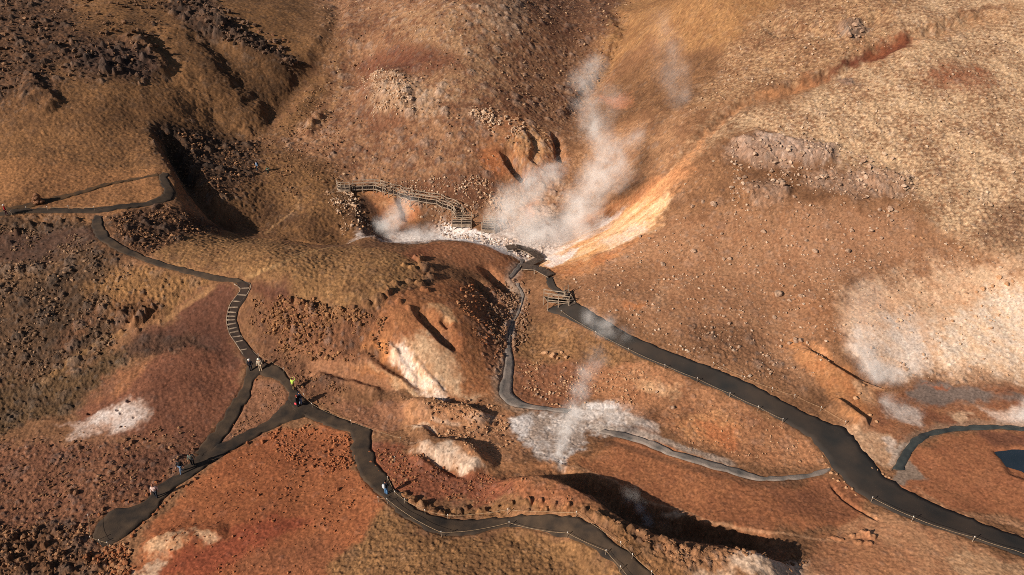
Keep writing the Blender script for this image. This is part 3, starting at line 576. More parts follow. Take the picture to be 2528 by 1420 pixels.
fine = fbm(X/.28, Y/.28, 2, 401); spk = r01(np.floor(X/.14), np.floor(Y/.15), 409)-.5; spk = np.where(np.abs(spk) > .47, spk*1.6, spk)
C *= np.clip(1 + .17*n2 + (.22+1.2*np.clip(TU, 0, .2))*fine + .12*e3 + .42*spk + .05*FL, .35, 1.7)[..., None]
C = (C*.87 + C.mean(2, keepdims=True)*.13)*.90
C = np.clip(C, .004, .86)
RELF = np.clip((TU*4+RO*2.5), .10, 1)

# ------------------------------------------------------------------ objects: helpers
def link(o, parent=None):
    COL.objects.link(o)
    if parent is not None: o.parent = parent
    return o
def tag(o, label=None, cat=None, group=None, kind=None):
    if label: o['label'] = label
    if cat: o['category'] = cat
    if group: o['group'] = group
    if kind: o['kind'] = kind
    return o
def np_mesh(name, V, Q, mats=(), smooth=True, col=None, rel=None):
    me = bpy.data.meshes.new(name); V = np.ascontiguousarray(V, np.float32); Q = np.ascontiguousarray(Q, np.int32)
    k = Q.shape[1]
    me.vertices.add(len(V)); me.vertices.foreach_set('co', V.ravel())
    me.loops.add(Q.size); me.loops.foreach_set('vertex_index', Q.ravel())
    me.polygons.add(len(Q)); me.polygons.foreach_set('loop_start', np.arange(0, Q.size, k, dtype=np.int32))
    me.polygons.foreach_set('use_smooth', np.full(len(Q), smooth))
    if col is not None:
        a = me.attributes.new('tint', 'FLOAT_COLOR', 'POINT'); c4 = np.ones((len(V), 4), np.float32); c4[:, :3] = col
        a.data.foreach_set('color', c4.ravel())
    if rel is not None:
        a = me.attributes.new('relief', 'FLOAT', 'POINT'); a.data.foreach_set('value', np.ascontiguousarray(rel, np.float32))
    me.update(calc_edges=True)
    for m in mats: me.materials.append(m)
    return me
def node_mat(name):
    m = bpy.data.materials.new(name); m.use_nodes = True; nt = m.node_tree; b = nt.nodes['Principled BSDF']
    return m, nt, b
def N(nt, t, **kw):
    n = nt.nodes.new(t)
    for k, v in kw.items(): setattr(n, k, v)
    return n
def noise_mat(name, a, b, scale=4, rough=.9, bump=.3, bscale=None, dist=.03, spec=.2, detail=6, metallic=0):
    """two colours mixed by noise, with bump"""
    m, nt, p = node_mat(name)
    tc_ = N(nt, 'ShaderNodeTexCoord'); nz = N(nt, 'ShaderNodeTexNoise'); nz.inputs['Scale'].default_value = scale; nz.inputs['Detail'].default_value = detail
    nt.links.new(tc_.outputs['Object'], nz.inputs['Vector'])
    r = N(nt, 'ShaderNodeValToRGB'); r.color_ramp.elements[0].position = .32; r.color_ramp.elements[1].position = .68
    r.color_ramp.elements[0].color = (*lin(a), 1); r.color_ramp.elements[1].color = (*lin(b), 1)
    nt.links.new(nz.outputs['Fac'], r.inputs['Fac']); nt.links.new(r.outputs['Color'], p.inputs['Base Color'])
    nb = N(nt, 'ShaderNodeTexNoise'); nb.inputs['Scale'].default_value = bscale or scale*4; nb.inputs['Detail'].default_value = 4
    nt.links.new(tc_.outputs['Object'], nb.inputs['Vector'])
    bp = N(nt, 'ShaderNodeBump'); bp.inputs['Strength'].default_value = bump; bp.inputs['Distance'].default_value = dist
    nt.links.new(nb.outputs['Fac'], bp.inputs['Height']); nt.links.new(bp.outputs['Normal'], p.inputs['Normal'])
    p.inputs['Roughness'].default_value = rough; p.inputs['Specular IOR Level'].default_value = spec; p.inputs['Metallic'].default_value = metallic
    return m

# ------------------------------------------------------------------ ground
gm, nt, p = node_mat('ground_soil')
at = N(nt, 'ShaderNodeAttribute', attribute_name='tint'); tcn = N(nt, 'ShaderNodeTexCoord')
nz = N(nt, 'ShaderNodeTexNoise'); nz.inputs['Scale'].default_value = 5.5; nz.inputs['Detail'].default_value = 5; nz.inputs['Roughness'].default_value = .7
nt.links.new(tcn.outputs['Object'], nz.inputs['Vector'])
mr = N(nt, 'ShaderNodeMapRange'); mr.inputs['From Min'].default_value = .3; mr.inputs['From Max'].default_value = .7; mr.inputs['To Min'].default_value = .78; mr.inputs['To Max'].default_value = 1.22
nt.links.new(nz.outputs['Fac'], mr.inputs['Value'])
vm = N(nt, 'ShaderNodeVectorMath', operation='SCALE'); nt.links.new(at.outputs['Color'], vm.inputs[0]); nt.links.new(mr.outputs['Result'], vm.inputs['Scale'])
nt.links.new(vm.outputs['Vector'], p.inputs['Base Color'])
nb = N(nt, 'ShaderNodeTexNoise'); nb.inputs['Scale'].default_value = 9; nb.inputs['Detail'].default_value = 4; nb.inputs['Roughness'].default_value = .65
nt.links.new(tcn.outputs['Object'], nb.inputs['Vector'])
bp = N(nt, 'ShaderNodeBump'); ar = N(nt, 'ShaderNodeAttribute', attribute_name='relief'); nt.links.new(ar.outputs['Fac'], bp.inputs['Strength']); bp.inputs['Distance'].default_value = .09
nt.links.new(nb.outputs['Fac'], bp.inputs['Height']); nt.links.new(bp.outputs['Normal'], p.inputs['Normal'])
p.inputs['Roughness'].default_value = .95; p.inputs['Specular IOR Level'].default_value = .12
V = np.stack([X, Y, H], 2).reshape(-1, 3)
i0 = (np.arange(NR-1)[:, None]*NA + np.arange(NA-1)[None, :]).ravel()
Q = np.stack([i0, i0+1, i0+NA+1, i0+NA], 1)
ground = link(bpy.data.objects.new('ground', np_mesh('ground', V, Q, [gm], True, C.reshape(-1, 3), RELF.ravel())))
tag(ground, 'rust brown and ochre volcanic hillside with grass, scree and clay', kind='structure')

# ------------------------------------------------------------------ ribbons
MAT = {
 'grav': noise_mat('dark_gravel', (80,64,50), (44,38,34), .8, .95, .5, 14, .03),
 'dirt': noise_mat('trodden_earth', (96,70,46), (64,50,38), 1.2, .95, .5, 14, .03),
 'stair': noise_mat('dark_gravel_steps', (62,48,40), (44,36,32), 1.2, .95, .5, 14, .03),
 'asph': noise_mat('asphalt', (66,54,45), (40,38,36), .35, .85, .35, 30, .01, .3),
 'mud': noise_mat('grey_wet_mud', (146,130,118), (84,80,76), .8, .6, .5, 6, .05, .2),
 'water': noise_mat('shallow_water', (74,76,72), (46,50,50), .8, .45, .3, 5, .03, .25),
}
LBL = {'gravel_path': None}
for nm, Lr, Rr, mk, lift, ac, wob in RIBBONS:
    n = len(Lr); t = np.linspace(0, 1, ac)
    wl_ = wob*2.2*perlin(np.arange(n)*.6, np.full(n, .5), 5); wr_ = wob*2.2*perlin(np.arange(n)*.6, np.full(n, 9.5), 6)
    dirv = Rr[:, :2]-Lr[:, :2]; wd = np.linalg.norm(dirv, axis=1, keepdims=True)+1e-6; dirv = dirv/wd
    L2 = Lr[:, :2]+dirv*wl_[:, None]; R2 = Rr[:, :2]+dirv*wr_[:, None]
    P = L2[:, None, :]*(1-t[None, :, None]) + R2[:, None, :]*t[None, :, None]
    z = look(H0, P[..., 0], P[..., 1])+lift
    P3 = np.concatenate([P, z[..., None]], 2)
    skL = P3[:, :1].copy(); skL[..., :2] -= dirv[:, None]*.12; skL[..., 2] -= .3
    skR = P3[:, -1:].copy(); skR[..., :2] += dirv[:, None]*.12; skR[..., 2] -= .3
    P3 = np.concatenate([skL, P3, skR], 1); m_ = ac+2
    i0 = (np.arange(n-1)[:, None]*m_ + np.arange(m_-1)[None, :]).ravel()
    q = np.stack([i0, i0+m_, i0+m_+1, i0+1], 1)
    V3 = P3.reshape(-1, 3)
    a, b, c = V3[q[len(q)//2, 0]], V3[q[len(q)//2, 1]], V3[q[len(q)//2, 2]]
    if np.cross(b-a, c-a)[2] < 0: q = q[:, ::-1]
    o = link(bpy.data.objects.new(nm, np_mesh(nm, V3, q, [MAT[mk]]))); tag(o, kind='structure')
# pond at the right edge
PW = smooth_line(np.vstack([gp([(2452,1112),(2480,1114),(2500,1110),(2530,1112),(2600,1118),(2620,1200),(2560,1185),(2520,1166),(2480,1150),(2464,1130)]), gp([(2452,1112)])]), .6)[:-1]
pz = float(np.min(look(H0, PW[:, 0], PW[:, 1])))+.12
bm = bmesh.new(); bm.faces.new([bm.verts.new((x, y, pz)) for x, y in PW[:, :2]]); bmesh.ops.recalc_face_normals(bm, faces=bm.faces)
me = bpy.data.meshes.new('pond'); bm.to_mesh(me); bm.free(); me.materials.append(noise_mat('blue_pond_water', (44,54,64), (36,46,54), .5, .25, .08, 3, .02, .25))
tag(link(bpy.data.objects.new('pond', me)), kind='structure')

# ------------------------------------------------------------------ light and sky
SUN_EL = math.radians(27.5); SUN_AZ = math.radians(180+34)   # the sun stands left of and behind the viewpoint
sd_ = Vector((math.cos(SUN_AZ)*math.cos(SUN_EL), math.sin(SUN_AZ)*math.cos(SUN_EL), math.sin(SUN_EL)))
sl = bpy.data.lights.new('sun', 'SUN'); sl.energy = 5.0; sl.angle = math.radians(.5); sl.color = (1, .91, .80)
so = link(bpy.data.objects.new('sun', sl)); so.rotation_euler = sd_.to_track_quat('Z', 'Y').to_euler(); so.location = (-60, -40, 90)
wd_ = bpy.data.worlds.new('World'); SC.world = wd_; wd_.use_nodes = True; wn = wd_.node_tree
sky = wn.nodes.new('ShaderNodeTexSky'); sky.sky_type = 'NISHITA'; sky.sun_disc = False; sky.sun_elevation = SUN_EL
sky.sun_rotation = math.radians(90)-SUN_AZ; wn.links.new(sky.outputs['Color'], wn.nodes['Background'].inputs['Color'])
wn.nodes['Background'].inputs['Strength'].default_value = .05
SC.view_settings.view_transform = 'Standard'; SC.view_settings.look = 'None'; SC.view_settings.gamma = 1; SC.view_settings.exposure = .26
SC.cycles.use_denoising = False; SC.cycles.pixel_filter_type = 'BLACKMAN_HARRIS'; SC.cycles.filter_width = .9

# ------------------------------------------------------------------ stones
def ico(sub_):
    bm = bmesh.new(); bmesh.ops.create_icosphere(bm, subdivisions=sub_, radius=1); bm.verts.ensure_lookup_table()
    v = np.array([q.co[:] for q in bm.verts]); f = np.array([[q.index for q in g.verts] for g in bm.faces]); bm.free(); return v, f
def rock_shape(seed, sub_=3, cuts=13, jag=.10):
    """a weathered stone: sphere cut by random planes, then roughened"""
    rg = np.random.default_rng(seed); v, f = ico(sub_); v = v*np.array([1, .78+.2*rg.random(), .62+.2*rg.random()])
    for _ in range(cuts):
        nrm = rg.normal(size=3); nrm /= np.linalg.norm(nrm); d = .36+.3*rg.random()
        over = np.maximum(0, v@nrm-d); v = v-np.outer(over*.9, nrm)
    k = v*2.3+seed*3.7
    n = perlin(k[:, 0]+k[:, 2]*.7, k[:, 1]-k[:, 2]*.6, seed)+.5*perlin(k[:, 0]*2.2+k[:, 2], k[:, 1]*2.2+k[:, 2]*1.3, seed+3)
    v = v*(1+jag*n[:, None]); v[:, 2] -= v[:, 2].min()*.62
    return v, f
def stone_mat(nm, a, b): return noise_mat(nm, a, b, 3.0, .92, .5, 9, .06, .15)
SM = {'grey': stone_mat('grey_stone', (186,152,126), (128,102,84)), 'brown': stone_mat('brown_stone', (140,98,70), (92,64,48)), 'rust': stone_mat('rust_dusted_stone', (168,104,66), (120,74,50)), 'pale': stone_mat('pale_stone', (196,152,114), (156,114,82))}
ROCKS = {}
def rock_mesh(kind, k):
    if (kind, k) not in ROCKS:
        v, f = rock_shape(11+k*7, 3); ROCKS[kind, k] = np_mesh('stone', v, f, [SM[kind]], False)
    return ROCKS[kind, k]
def px_size(p, w):
    """metres covered by w photo pixels at world point p"""
    zc = p[1]*cp+(CAM_H-p[2])*sp
    return w*.86*zc/F
nrock = 0
def stone_at(p, size, kind, name='boulder', flat=1.0):
    global nrock
    nrock += 1; rg = random.Random(nrock*31)
    o = bpy.data.objects.new(name, rock_mesh(kind, nrock % 6)); s = size/1.9
    o.location = (p[0], p[1], p[2]-.10*size); o.scale = (s*rg.uniform(.95, 1.15), s*rg.uniform(.85, 1.1), s*rg.uniform(.8, 1.1)*flat)
    o.rotation_euler = (rg.uniform(-.25, .25), rg.uniform(-.25, .25), rg.uniform(0, 6.28)); return link(o)
ORD = ['leftmost','second','third','fourth','fifth','sixth','seventh','eighth','ninth','tenth','eleventh','twelfth','thirteenth','fourteenth','fifteenth','sixteenth','seventeenth','eighteenth','nineteenth','twentieth','twenty-first','twenty-second','twenty-third','twenty-fourth']
def cluster(pts, kind, adj, where, group, name='boulder', cat='boulder', flat=1.0, k=1.0):
    """stones placed one by one; each is told apart by its place in the named cluster, counted from the left"""
    pts = sorted(pts, key=lambda q: q[0]); G = gp([(a, b) for a, b, _ in pts])
    for i, ((a, b, w), g) in enumerate(zip(pts, G)):
        o = stone_at(g, px_size(g, w)*k, kind, name, flat)
        if len(pts) == 1: lab = f'{adj} {where}'
        elif i == len(pts)-1: lab = f'rightmost {adj} {where}'
        else: lab = (f'{ORD[i]} {adj} {where}' if i == 0 else f'{ORD[i]} {adj} from the left {where}')
        tag(o, lab, cat, group)
cluster([(2170,519,17),(2197,516,22),(2065,549,13),(2101,570,15),(2149,572,18),(2084,580,11),(2176,589,15),(2146,533,11),(2200,545,12)], 'grey', 'grey boulder', 'just below the long rock ledge', 'boulders on the bare slope')
cluster([(1990,595,16),(2012,619,20),(2093,622,22),(2149,644,12),(1884,572,18),(1994,532,11),(1938,567,10),(1928,590,10),(1973,610,9)], 'grey', 'angular grey boulder', 'mid slope above the two biggest stones', 'boulders on the bare slope')
cluster([(1919,729,30),(1977,732,19),(1948,741,15),(1911,784,18),(2025,756,13),(1894,827,11)], 'grey', 'pale grey boulder', 'on the slope above the ochre gully', 'boulders on the bare slope')
cluster([(1962,840,26),(1948,849,22),(1975,842,18)], 'grey', 'grey block', 'in the outcrop at the head of the ochre gully', 'outcrop blocks')
cluster([(1960,910,16),(1911,901,13)], 'grey', 'grey boulder', 'between the asphalt path and ochre ridge', 'boulders on the bare slope')
cluster([(2111,984,20),(2121,972,14),(2131,951,13),(2148,1026,12),(2163,1041,13)], 'pale', 'pale stone', 'beside the dark crack in the ochre ridge', 'stones of the ochre ridge', 'stone', 'stone')
cluster([(1760,505,25),(1734,498,18),(1711,510,16),(1755,582,12),(1780,578,12),(1732,558,14),(1690,540,10)], 'grey', 'grey boulder', 'uphill right of the white slope', 'boulders on the bare slope')
cluster([(1713,620,18),(1803,640,22),(1786,641,15),(1635,653,22),(1580,585,17),(1603,590,15),(1660,660,10)], 'grey', 'lone grey boulder', 'below the white slope\'s lower edge', 'boulders on the bare slope')
cluster([(1758,706,13),(1775,724,8),(1787,782,11),(1825,767,8),(1800,800,15),(1759,821,13),(1758,810,11),(1803,832,13),(1825,857,13),(1725,836,9)], 'grey', 'small grey boulder', 'on the dark heath above the asphalt path', 'boulders on the bare slope')
cluster([(2276,589,13),(2256,584,13),(2372,612,15),(2270,722,10),(2330,640,9),(2410,640,9)], 'pale', 'pale boulder', 'at the lower edge of the straw grass', 'boulders on the bare slope')
cluster([(2467,685,22),(2450,708,16),(2484,702,16),(2428,713,20),(2500,694,11),(2412,722,11)], 'pale', 'pale block', 'in the broken ledge near the right edge', 'ledge blocks')
cluster([(1932,456,24),(1985,438,14),(1868,462,20),(1893,488,20),(1960,486,14)], 'grey', 'grey block', 'at the foot of the big rock outcrop', 'outcrop blocks')
cluster([(1990,293,17),(2002,345,18),(2070,375,10),(1860,345,14)], 'grey', 'grey boulder', 'in straw grass above the rock outcrop', 'outcrop blocks')
cluster([(2080,72,26),(2110,62,22),(2128,78,18),(2096,88,20),(2120,92,14)], 'grey', 'grey block', 'in the small crag on the upper right hill', 'upper crag blocks')
cluster([(1662,1008,21)], 'grey', 'large round grey boulder', 'alone on the orange flat below the asphalt path', 'boulders by the sinter')
cluster([(1621,969,15)], 'grey', 'round grey boulder', 'beside the ochre patch above the lone large boulder', 'boulders by the sinter')
cluster([(1368,949,13),(1325,975,12),(1337,982,12),(1348,986,12),(1366,972,13),(1349,973,10)], 'grey', 'grey stone', 'in the group between stream bend and sinter', 'stones by the stream bend', 'stone', 'stone')
cluster([(1386,870,15),(1365,878,24),(1346,872,20),(1398,884,16),(1378,886,14)], 'pale', 'pale block', 'in the low outcrop on the grass below the bridge', 'pale outcrop blocks')
cluster([(1202,1046,16),(1219,1048,19),(1144,1057,16),(1202,1062,15),(1177,1056,11),(1187,1075,15),(1113,1035,12),(1134,1017,14),(1233,1076,12),(1257,1048,9)], 'brown', 'rounded tan boulder', 'on clay left of the white sinter', 'boulders by the sinter')
cluster([(1151,992,14),(1182,991,13),(1062,1006,16),(1081,1000,15),(1068,1021,12),(1082,1019,11),(1098,1004,11),(1120,1003,10)], 'brown', 'brown boulder', 'along the dark bank above the tan boulders', 'boulders by the sinter')
cluster([(1974,1140,15)], 'pale', 'pale boulder', 'alone on the flat left of the asphalt bend', 'boulders by the sinter')
cluster([(682,1072,13),(649,1092,17),(611,1095,15),(682,1088,11),(682,1110,10)], 'rust', 'rusty stone', 'under the fork on the upper orange field', 'stones on the orange field', 'stone', 'stone')
cluster([(818,1092,15),(827,1103,17),(814,1113,15),(800,1117,15),(792,1102,13),(849,1090,11),(742,1117,10),(775,1085,10),(760,1075,9),(790,1072,9)], 'rust', 'rusty stone', 'in the dense patch left of the bend', 'stones on the orange field', 'stone', 'stone')
cluster([(723,1135,13),(686,1138,11),(773,1152,13),(797,1147,15),(821,1163,11),(845,1142,10),(839,1158,11),(744,1177,13),(752,1166,9),(783,1152,8)], 'rust', 'small rusty stone', 'in the belt across the orange field', 'stones on the orange field', 'stone', 'stone')
cluster([(707,1206,11),(714,1211,9),(638,1224,12),(687,1233,10),(715,1236,8),(675,1251,11),(646,1259,13),(834,1209,17),(770,1199,9),(730,1228,9),(665,1275,8),(628,1270,8),(815,1226,9)], 'rust', 'scattered rusty stone', 'low on the orange field', 'stones on the orange field', 'stone', 'stone')
cluster([(876,1128,12),(880,1150,11),(912,1118,12),(914,1128,11),(916,1142,12),(927,1152,14),(935,1165,10),(945,1172,11)], 'rust', 'edging stone', 'beside the path above the walker in jeans', 'stones edging the path', 'stone', 'stone')
cluster([(104,1092,13),(121,1102,15),(183,1092,15),(146,1092,11),(82,1085,11),(70,1110,10),(20,1110,10)], 'brown', 'brown stone', 'in the row below the white crusted dome', 'stones on the brown flat', 'stone', 'stone')
cluster([(194,1106,22),(310,1086,16),(327,1093,18),(476,1110,15),(350,1085,12)], 'brown', 'dark boulder', 'between the crusted dome and the forked path', 'stones on the brown flat')
cluster([(286,1158,20),(256,1127,11),(308,1127,12),(260,1145,11),(303,1150,10)], 'brown', 'dark brown stone', 'in the middle of the brown flat', 'stones on the brown flat', 'stone', 'stone')
cluster([(156,1144,15),(146,1134,11),(125,1145,11),(121,1168,9),(113,1184,9),(130,1183,10),(147,1170,9)], 'brown', 'small dark stone', 'in the left group on the brown flat', 'stones on the brown flat', 'stone', 'stone')
cluster([(173,1214,28),(189,1218,22),(166,1200,14)], 'brown', 'big craggy boulder', 'in the clump above the dead end path', 'stones on the brown flat')
cluster([(211,1186,11),(132,1198,11),(11,1199,11),(31,1259,13),(344,1200,11),(170,1240,11),(85,1254,9)], 'brown', 'odd brown stone', 'left of the dead end path', 'stones on the brown flat', 'stone', 'stone')
cluster([(120,1260,16),(105,1282,14),(141,1254,15),(82,1237,17),(180,1300,14),(60,1320,14)], 'brown', 'mossy brown boulder', 'among shrubs at the lower left', 'stones on the brown flat')
cluster([(331,1224,20),(418,1168,24),(256,1258,18)], 'brown', 'large boulder', 'on the upper edge of the dead end path', 'stones edging the path')
cluster([(284,1352,14),(272,1358,13),(296,1362,15),(308,1356,13),(262,1352,11),(252,1346,11),(243,1342,10),(318,1370,15),(300,1378,14),(282,1370,13),(272,1382,14)], 'rust', 'rust-dusted stone', 'heaped at the end of the dead end path', 'stones edging the path', 'stone', 'stone')
cluster([(2046,1156,11),(2052,1168,14),(2066,1172,10),(2068,1188,13),(2084,1190,9),(2088,1204,13),(2104,1208,10),(2038,1145,9),(2058,1182,8),(2112,1222,9)], 'pale', 'pale rubble block', 'where the grey stream meets the asphalt path', 'culvert stones', 'stone', 'stone')
cluster([(2152,1158,12),(2165,1162,13),(2178,1172,15),(2186,1178,12),(2196,1180,9)], 'pale', 'pale slab', 'on the asphalt edge beside the grey mud pool', 'culvert stones', 'stone', 'stone')
cluster([(847,413,12),(860,424,9)], 'brown', 'dark boulder', 'on the hillside above the wooden viewing platform', 'hillside boulders')
cluster([(1154,588,17)], 'grey', 'dark boulder', 'on the rim in front of the white spring', 'hillside boulders')
cluster([(870,548,10),(882,556,11),(896,560,10),(908,566,10),(918,572,9),(890,566,9),(930,566,9)], 'pale', 'pale stone', 'tumbled down the left bank of the steaming basin', 'stones of the basin bank', 'stone', 'stone')
cluster([(1250,705,9),(1262,722,10),(1240,738,9),(1285,752,10),(1255,770,9),(1270,792,10),(1240,800,9),(1262,830,9),(1275,850,8),(1244,838,8)], 'pale', 'pale streambed boulder', 'in the rocky ravine below the boardwalk', 'streambed boulders')
cluster([(1425,72,11),(1400,40,12),(1520,35,11),(1515,62,11),(1432,75,10),(1555,8,10),(1470,8,11)], 'brown', 'brown boulder', 'on the dark scree at the top centre', 'hillside boulders')
cluster([(675,88,15),(700,98,13),(640,80,13),(550,66,12),(712,104,10),(440,6,12),(456,5,11)], 'brown', 'craggy boulder', 'in the dark outcrop on the left hill', 'hillside boulders')
# stones set along the edges of the dead-end path and the steps
def lined(pts, step, size, kind, label, group, jit=.12):
    P = smooth_line(gp(pts), .3); s = np.concatenate([[0], np.cumsum(np.linalg.norm(np.diff(P[:, :2], axis=0), axis=1))]); q = 0.0; rg = random.Random(len(pts)*7+int(pts[0][0]))
    while q < s[-1]:
        p = [np.interp(q, s, P[:, k]) for k in range(3)]; p[0] += rg.uniform(-jit, jit); p[1] += rg.uniform(-jit, jit)
        p[2] = float(look(H, p[0], p[1])); d = size*rg.uniform(.65, 1.35)
        tag(stone_at(p, d, kind, 'edging_stone'), label, 'stone', group); q += step*rg.uniform(.75, 1.5)
lined([(245,1272),(262,1250),(290,1240),(330,1242),(352,1234),(385,1196),(405,1176),(440,1160)], .62, .38, 'rust', 'rusty edging stone along the upper side of the dead end path', 'upper edging of the dead end path')
lined([(312,1340),(352,1296),(385,1266),(400,1250),(438,1214),(462,1196),(500,1165)], .52, .34, 'rust', 'rusty edging stone along the lower side of the dead end path', 'lower edging of the dead end path')
lined([(630,940),(622,960),(612,985),(590,1025),(566,1060),(545,1085),(530,1105)], .8, .26, 'rust', 'small edging stone down the right side of the left fork', 'edging of the left fork')

# thousands of smaller stones: nobody could count them
def scatter(name, specs, seed):
    rg = np.random.default_rng(seed); bv, bf = ico(1); Vs, Fs, Cs = [], [], []; off = 0
    for pts, cnt, s0, s1, ca, cb in specs:
        P = gp(pts); x0, y0 = P[:, 0].min(), P[:, 1].min(); x1, y1 = P[:, 0].max(), P[:, 1].max()
        xs = rg.uniform(x0, x1, cnt*8); ys = rg.uniform(y0, y1, cnt*8)
        keep = poly_sd(P, xs, ys) < .8*fbm(xs/1.5, ys/1.5, 3, 91)
        keep &= fbm(xs/2.8, ys/2.8, 3, seed+5) > rg.normal(.05, .3, len(xs)); keep &= look(NOMIC, xs, ys) > .6
        xs, ys = xs[keep][:cnt], ys[keep][:cnt]; n = len(xs)
        if n == 0: continue
        sz = s0+(s1-s0)*rg.random(n)**4.5; zs = look(H, xs, ys)
        a = rg.uniform(0, 6.283, n); sc = rg.uniform(.6, 1.15, (n, 1, 3))*np.array([1, .85, .72])
        v = bv[None]*sc*(1+.22*rg.normal(size=(n, len(bv), 1))); ca_, sa_ = np.cos(a)[:, None], np.sin(a)[:, None]
        vx = v[..., 0]*ca_-v[..., 1]*sa_; vy = v[..., 0]*sa_+v[..., 1]*ca_
        h = sz[:, None]*.5
        v = np.stack([vx*h+xs[:, None], vy*h+ys[:, None], (v[..., 2]+.35)*h+zs[:, None]], 2)
        Vs.append(v.reshape(-1, 3)); Fs.append((bf[None]+(np.arange(n)*len(bv))[:, None, None]+off).reshape(-1, 3)); off += n*len(bv)
        c = lin(ca)+(lin(cb)-lin(ca))*rg.random((n, 1)); Cs.append(np.repeat(c*.85, len(bv), 0))
    return link(bpy.data.objects.new(name, np_mesh(name, np.concatenate(Vs), np.concatenate(Fs), [stone_m], False, np.concatenate(Cs))))
stone_m, nt, p = node_mat('loose_stone'); at = N(nt, 'ShaderNodeAttribute', attribute_name='tint'); nt.links.new(at.outputs['Color'], p.inputs['Base Color']); p.inputs['Roughness'].default_value = .95; p.inputs['Specular IOR Level'].default_value = .1
BR, TN, RU, GY, PL = (112,78,56), (176,130,94), (156,92,58), (190,160,138), (214,186,158)
loose = scatter('loose_stones', [
 ([(-60,560),(200,570),(250,640),(330,660),(260,760),(290,850),(60,960),(-60,960)], 2000, .12, .5, (88,66,50), (168,132,102)),
 ([(260,540),(420,510),(560,575),(420,605),(340,640)], 700, .14, .5, BR, TN),
 ([(-60,-40),(420,-40),(420,180),(-60,260)], 1300, .25, 1.1, (70,54,44), (150,112,84)),
 ([(430,-20),(560,20),(760,160),(720,180),(540,100)], 500, .3, 1.2, (62,50,42), (140,108,86)),
 ([(370,320),(640,340),(650,420),(560,500),(430,430)], 900, .15, .55, BR, TN),
 ([(640,340),(820,180),(860,440),(700,500)], 700, .15, .5, BR, TN),
 ([(660,345),(800,150),(800,-60),(1560,-60),(1540,80),(1400,320),(1230,480),(1000,465),(870,450)], 3400, .14, .6, (122,88,64), (196,160,126)),
 ([(890,190),(1000,190),(1020,280),(920,290)], 500, .25, .7, TN, PL), ([(1150,260),(1300,300),(1280,350),(1180,320)], 300, .25, .9, TN, PL),
 ([(960,450),(1200,440),(1250,520),(1120,560),(1040,545)], 900, .14, .55, TN, PL),
 ([(800,470),(880,480),(920,570),(850,580)], 260, .2, .6, TN, PL),
 ([(1050,560),(1130,545),(1260,590),(1340,600),(1390,580),(1330,640),(1200,605)], 800, .14, .6, GY, (236,220,208)),
 ([(1230,700),(1290,690),(1310,760),(1290,860),(1240,880),(1200,800)], 1700, .12, .5, (112,76,54), (176,138,108)),
 ([(1160,690),(1240,760),(1240,900),(1200,880),(1120,740)], 500, .12, .5, RU, TN),
 ([(620,740),(720,730),(940,780),(960,860),(860,890),(720,880),(650,830)], 1300, .14, .6, (120,84,58), (176,126,86)),
 ([(590,780),(650,780),(740,890),(880,990),(760,1000),(680,900)], 900, .1, .36, BR, TN),
 ([(980,980),(1240,1000),(1260,1090),(1190,1130),(1060,1060)], 700, .1, .42, TN, (206,162,124)),
 ([(610,1080),(740,1045),(860,1080),(880,1160),(780,1180)], 700, .1, .4, RU, (190,124,84)),
 ([(480,1190),(640,1100),(870,1160),(940,1240),(800,1420),(380,1420),(380,1290)], 700, .07, .26, RU, (190,124,84)),
 ([(-60,1080),(480,1060),(480,1120),(380,1220),(240,1290),(-60,1320)], 1000, .06, .34, BR, TN),
 ([(200,1340),(300,1345),(360,1400),(300,1420),(230,1420)], 260, .15, .55, RU, TN),
 ([(-60,1300),(200,1290),(230,1420),(-60,1420)], 500, .12, .5, BR, TN),
 ([(640,940),(700,950),(700,1000),(560,1090)], 260, .08, .24, BR, TN),
 ([(910,1080),(1010,1120),(1200,1170),(1420,1240),(1100,1240),(960,1190)], 700, .08, .34, RU, TN),
 ([(1270,880),(1420,890),(1640,930),(1560,1000),(1300,1010)], 700, .08, .36, TN, (210,170,132)),
 ([(1640,1000),(1900,1010),(2040,1150),(1700,1110)], 300, .06, .28, TN, (210,170,132)),
 ([(1400,700),(1650,540),(2000,500),(2300,540),(2528,650),(2500,720),(2100,730),(2050,900),(1900,960),(1600,860)], 2400, .08, .42, (160,120,90), (214,186,160)),
 ([(1800,340),(2260,400),(2260,500),(1800,510)], 500, .2, .8, (160,126,102), (210,180,154)),
 ([(2050,740),(2600,660),(2600,950),(2280,940),(2120,870)], 420, .08, .5, (176,134,100), (214,176,142)),
 ([(1690,300),(1860,40),(2100,0),(2200,120),(1900,220)], 500, .15, .6, TN, PL),
 ([(1650,460),(1850,330),(2528,60),(2600,640),(2300,560)], 1100, .12, .6, (140,104,76), PL),
 ([(1500,1280),(1700,1345),(2000,1372),(1960,1400),(1700,1400)], 300, .12, .5, BR, TN),
], 5)
tag(loose, 'loose stones strewn over the hillsides and clay flats', 'stones', kind='stuff')

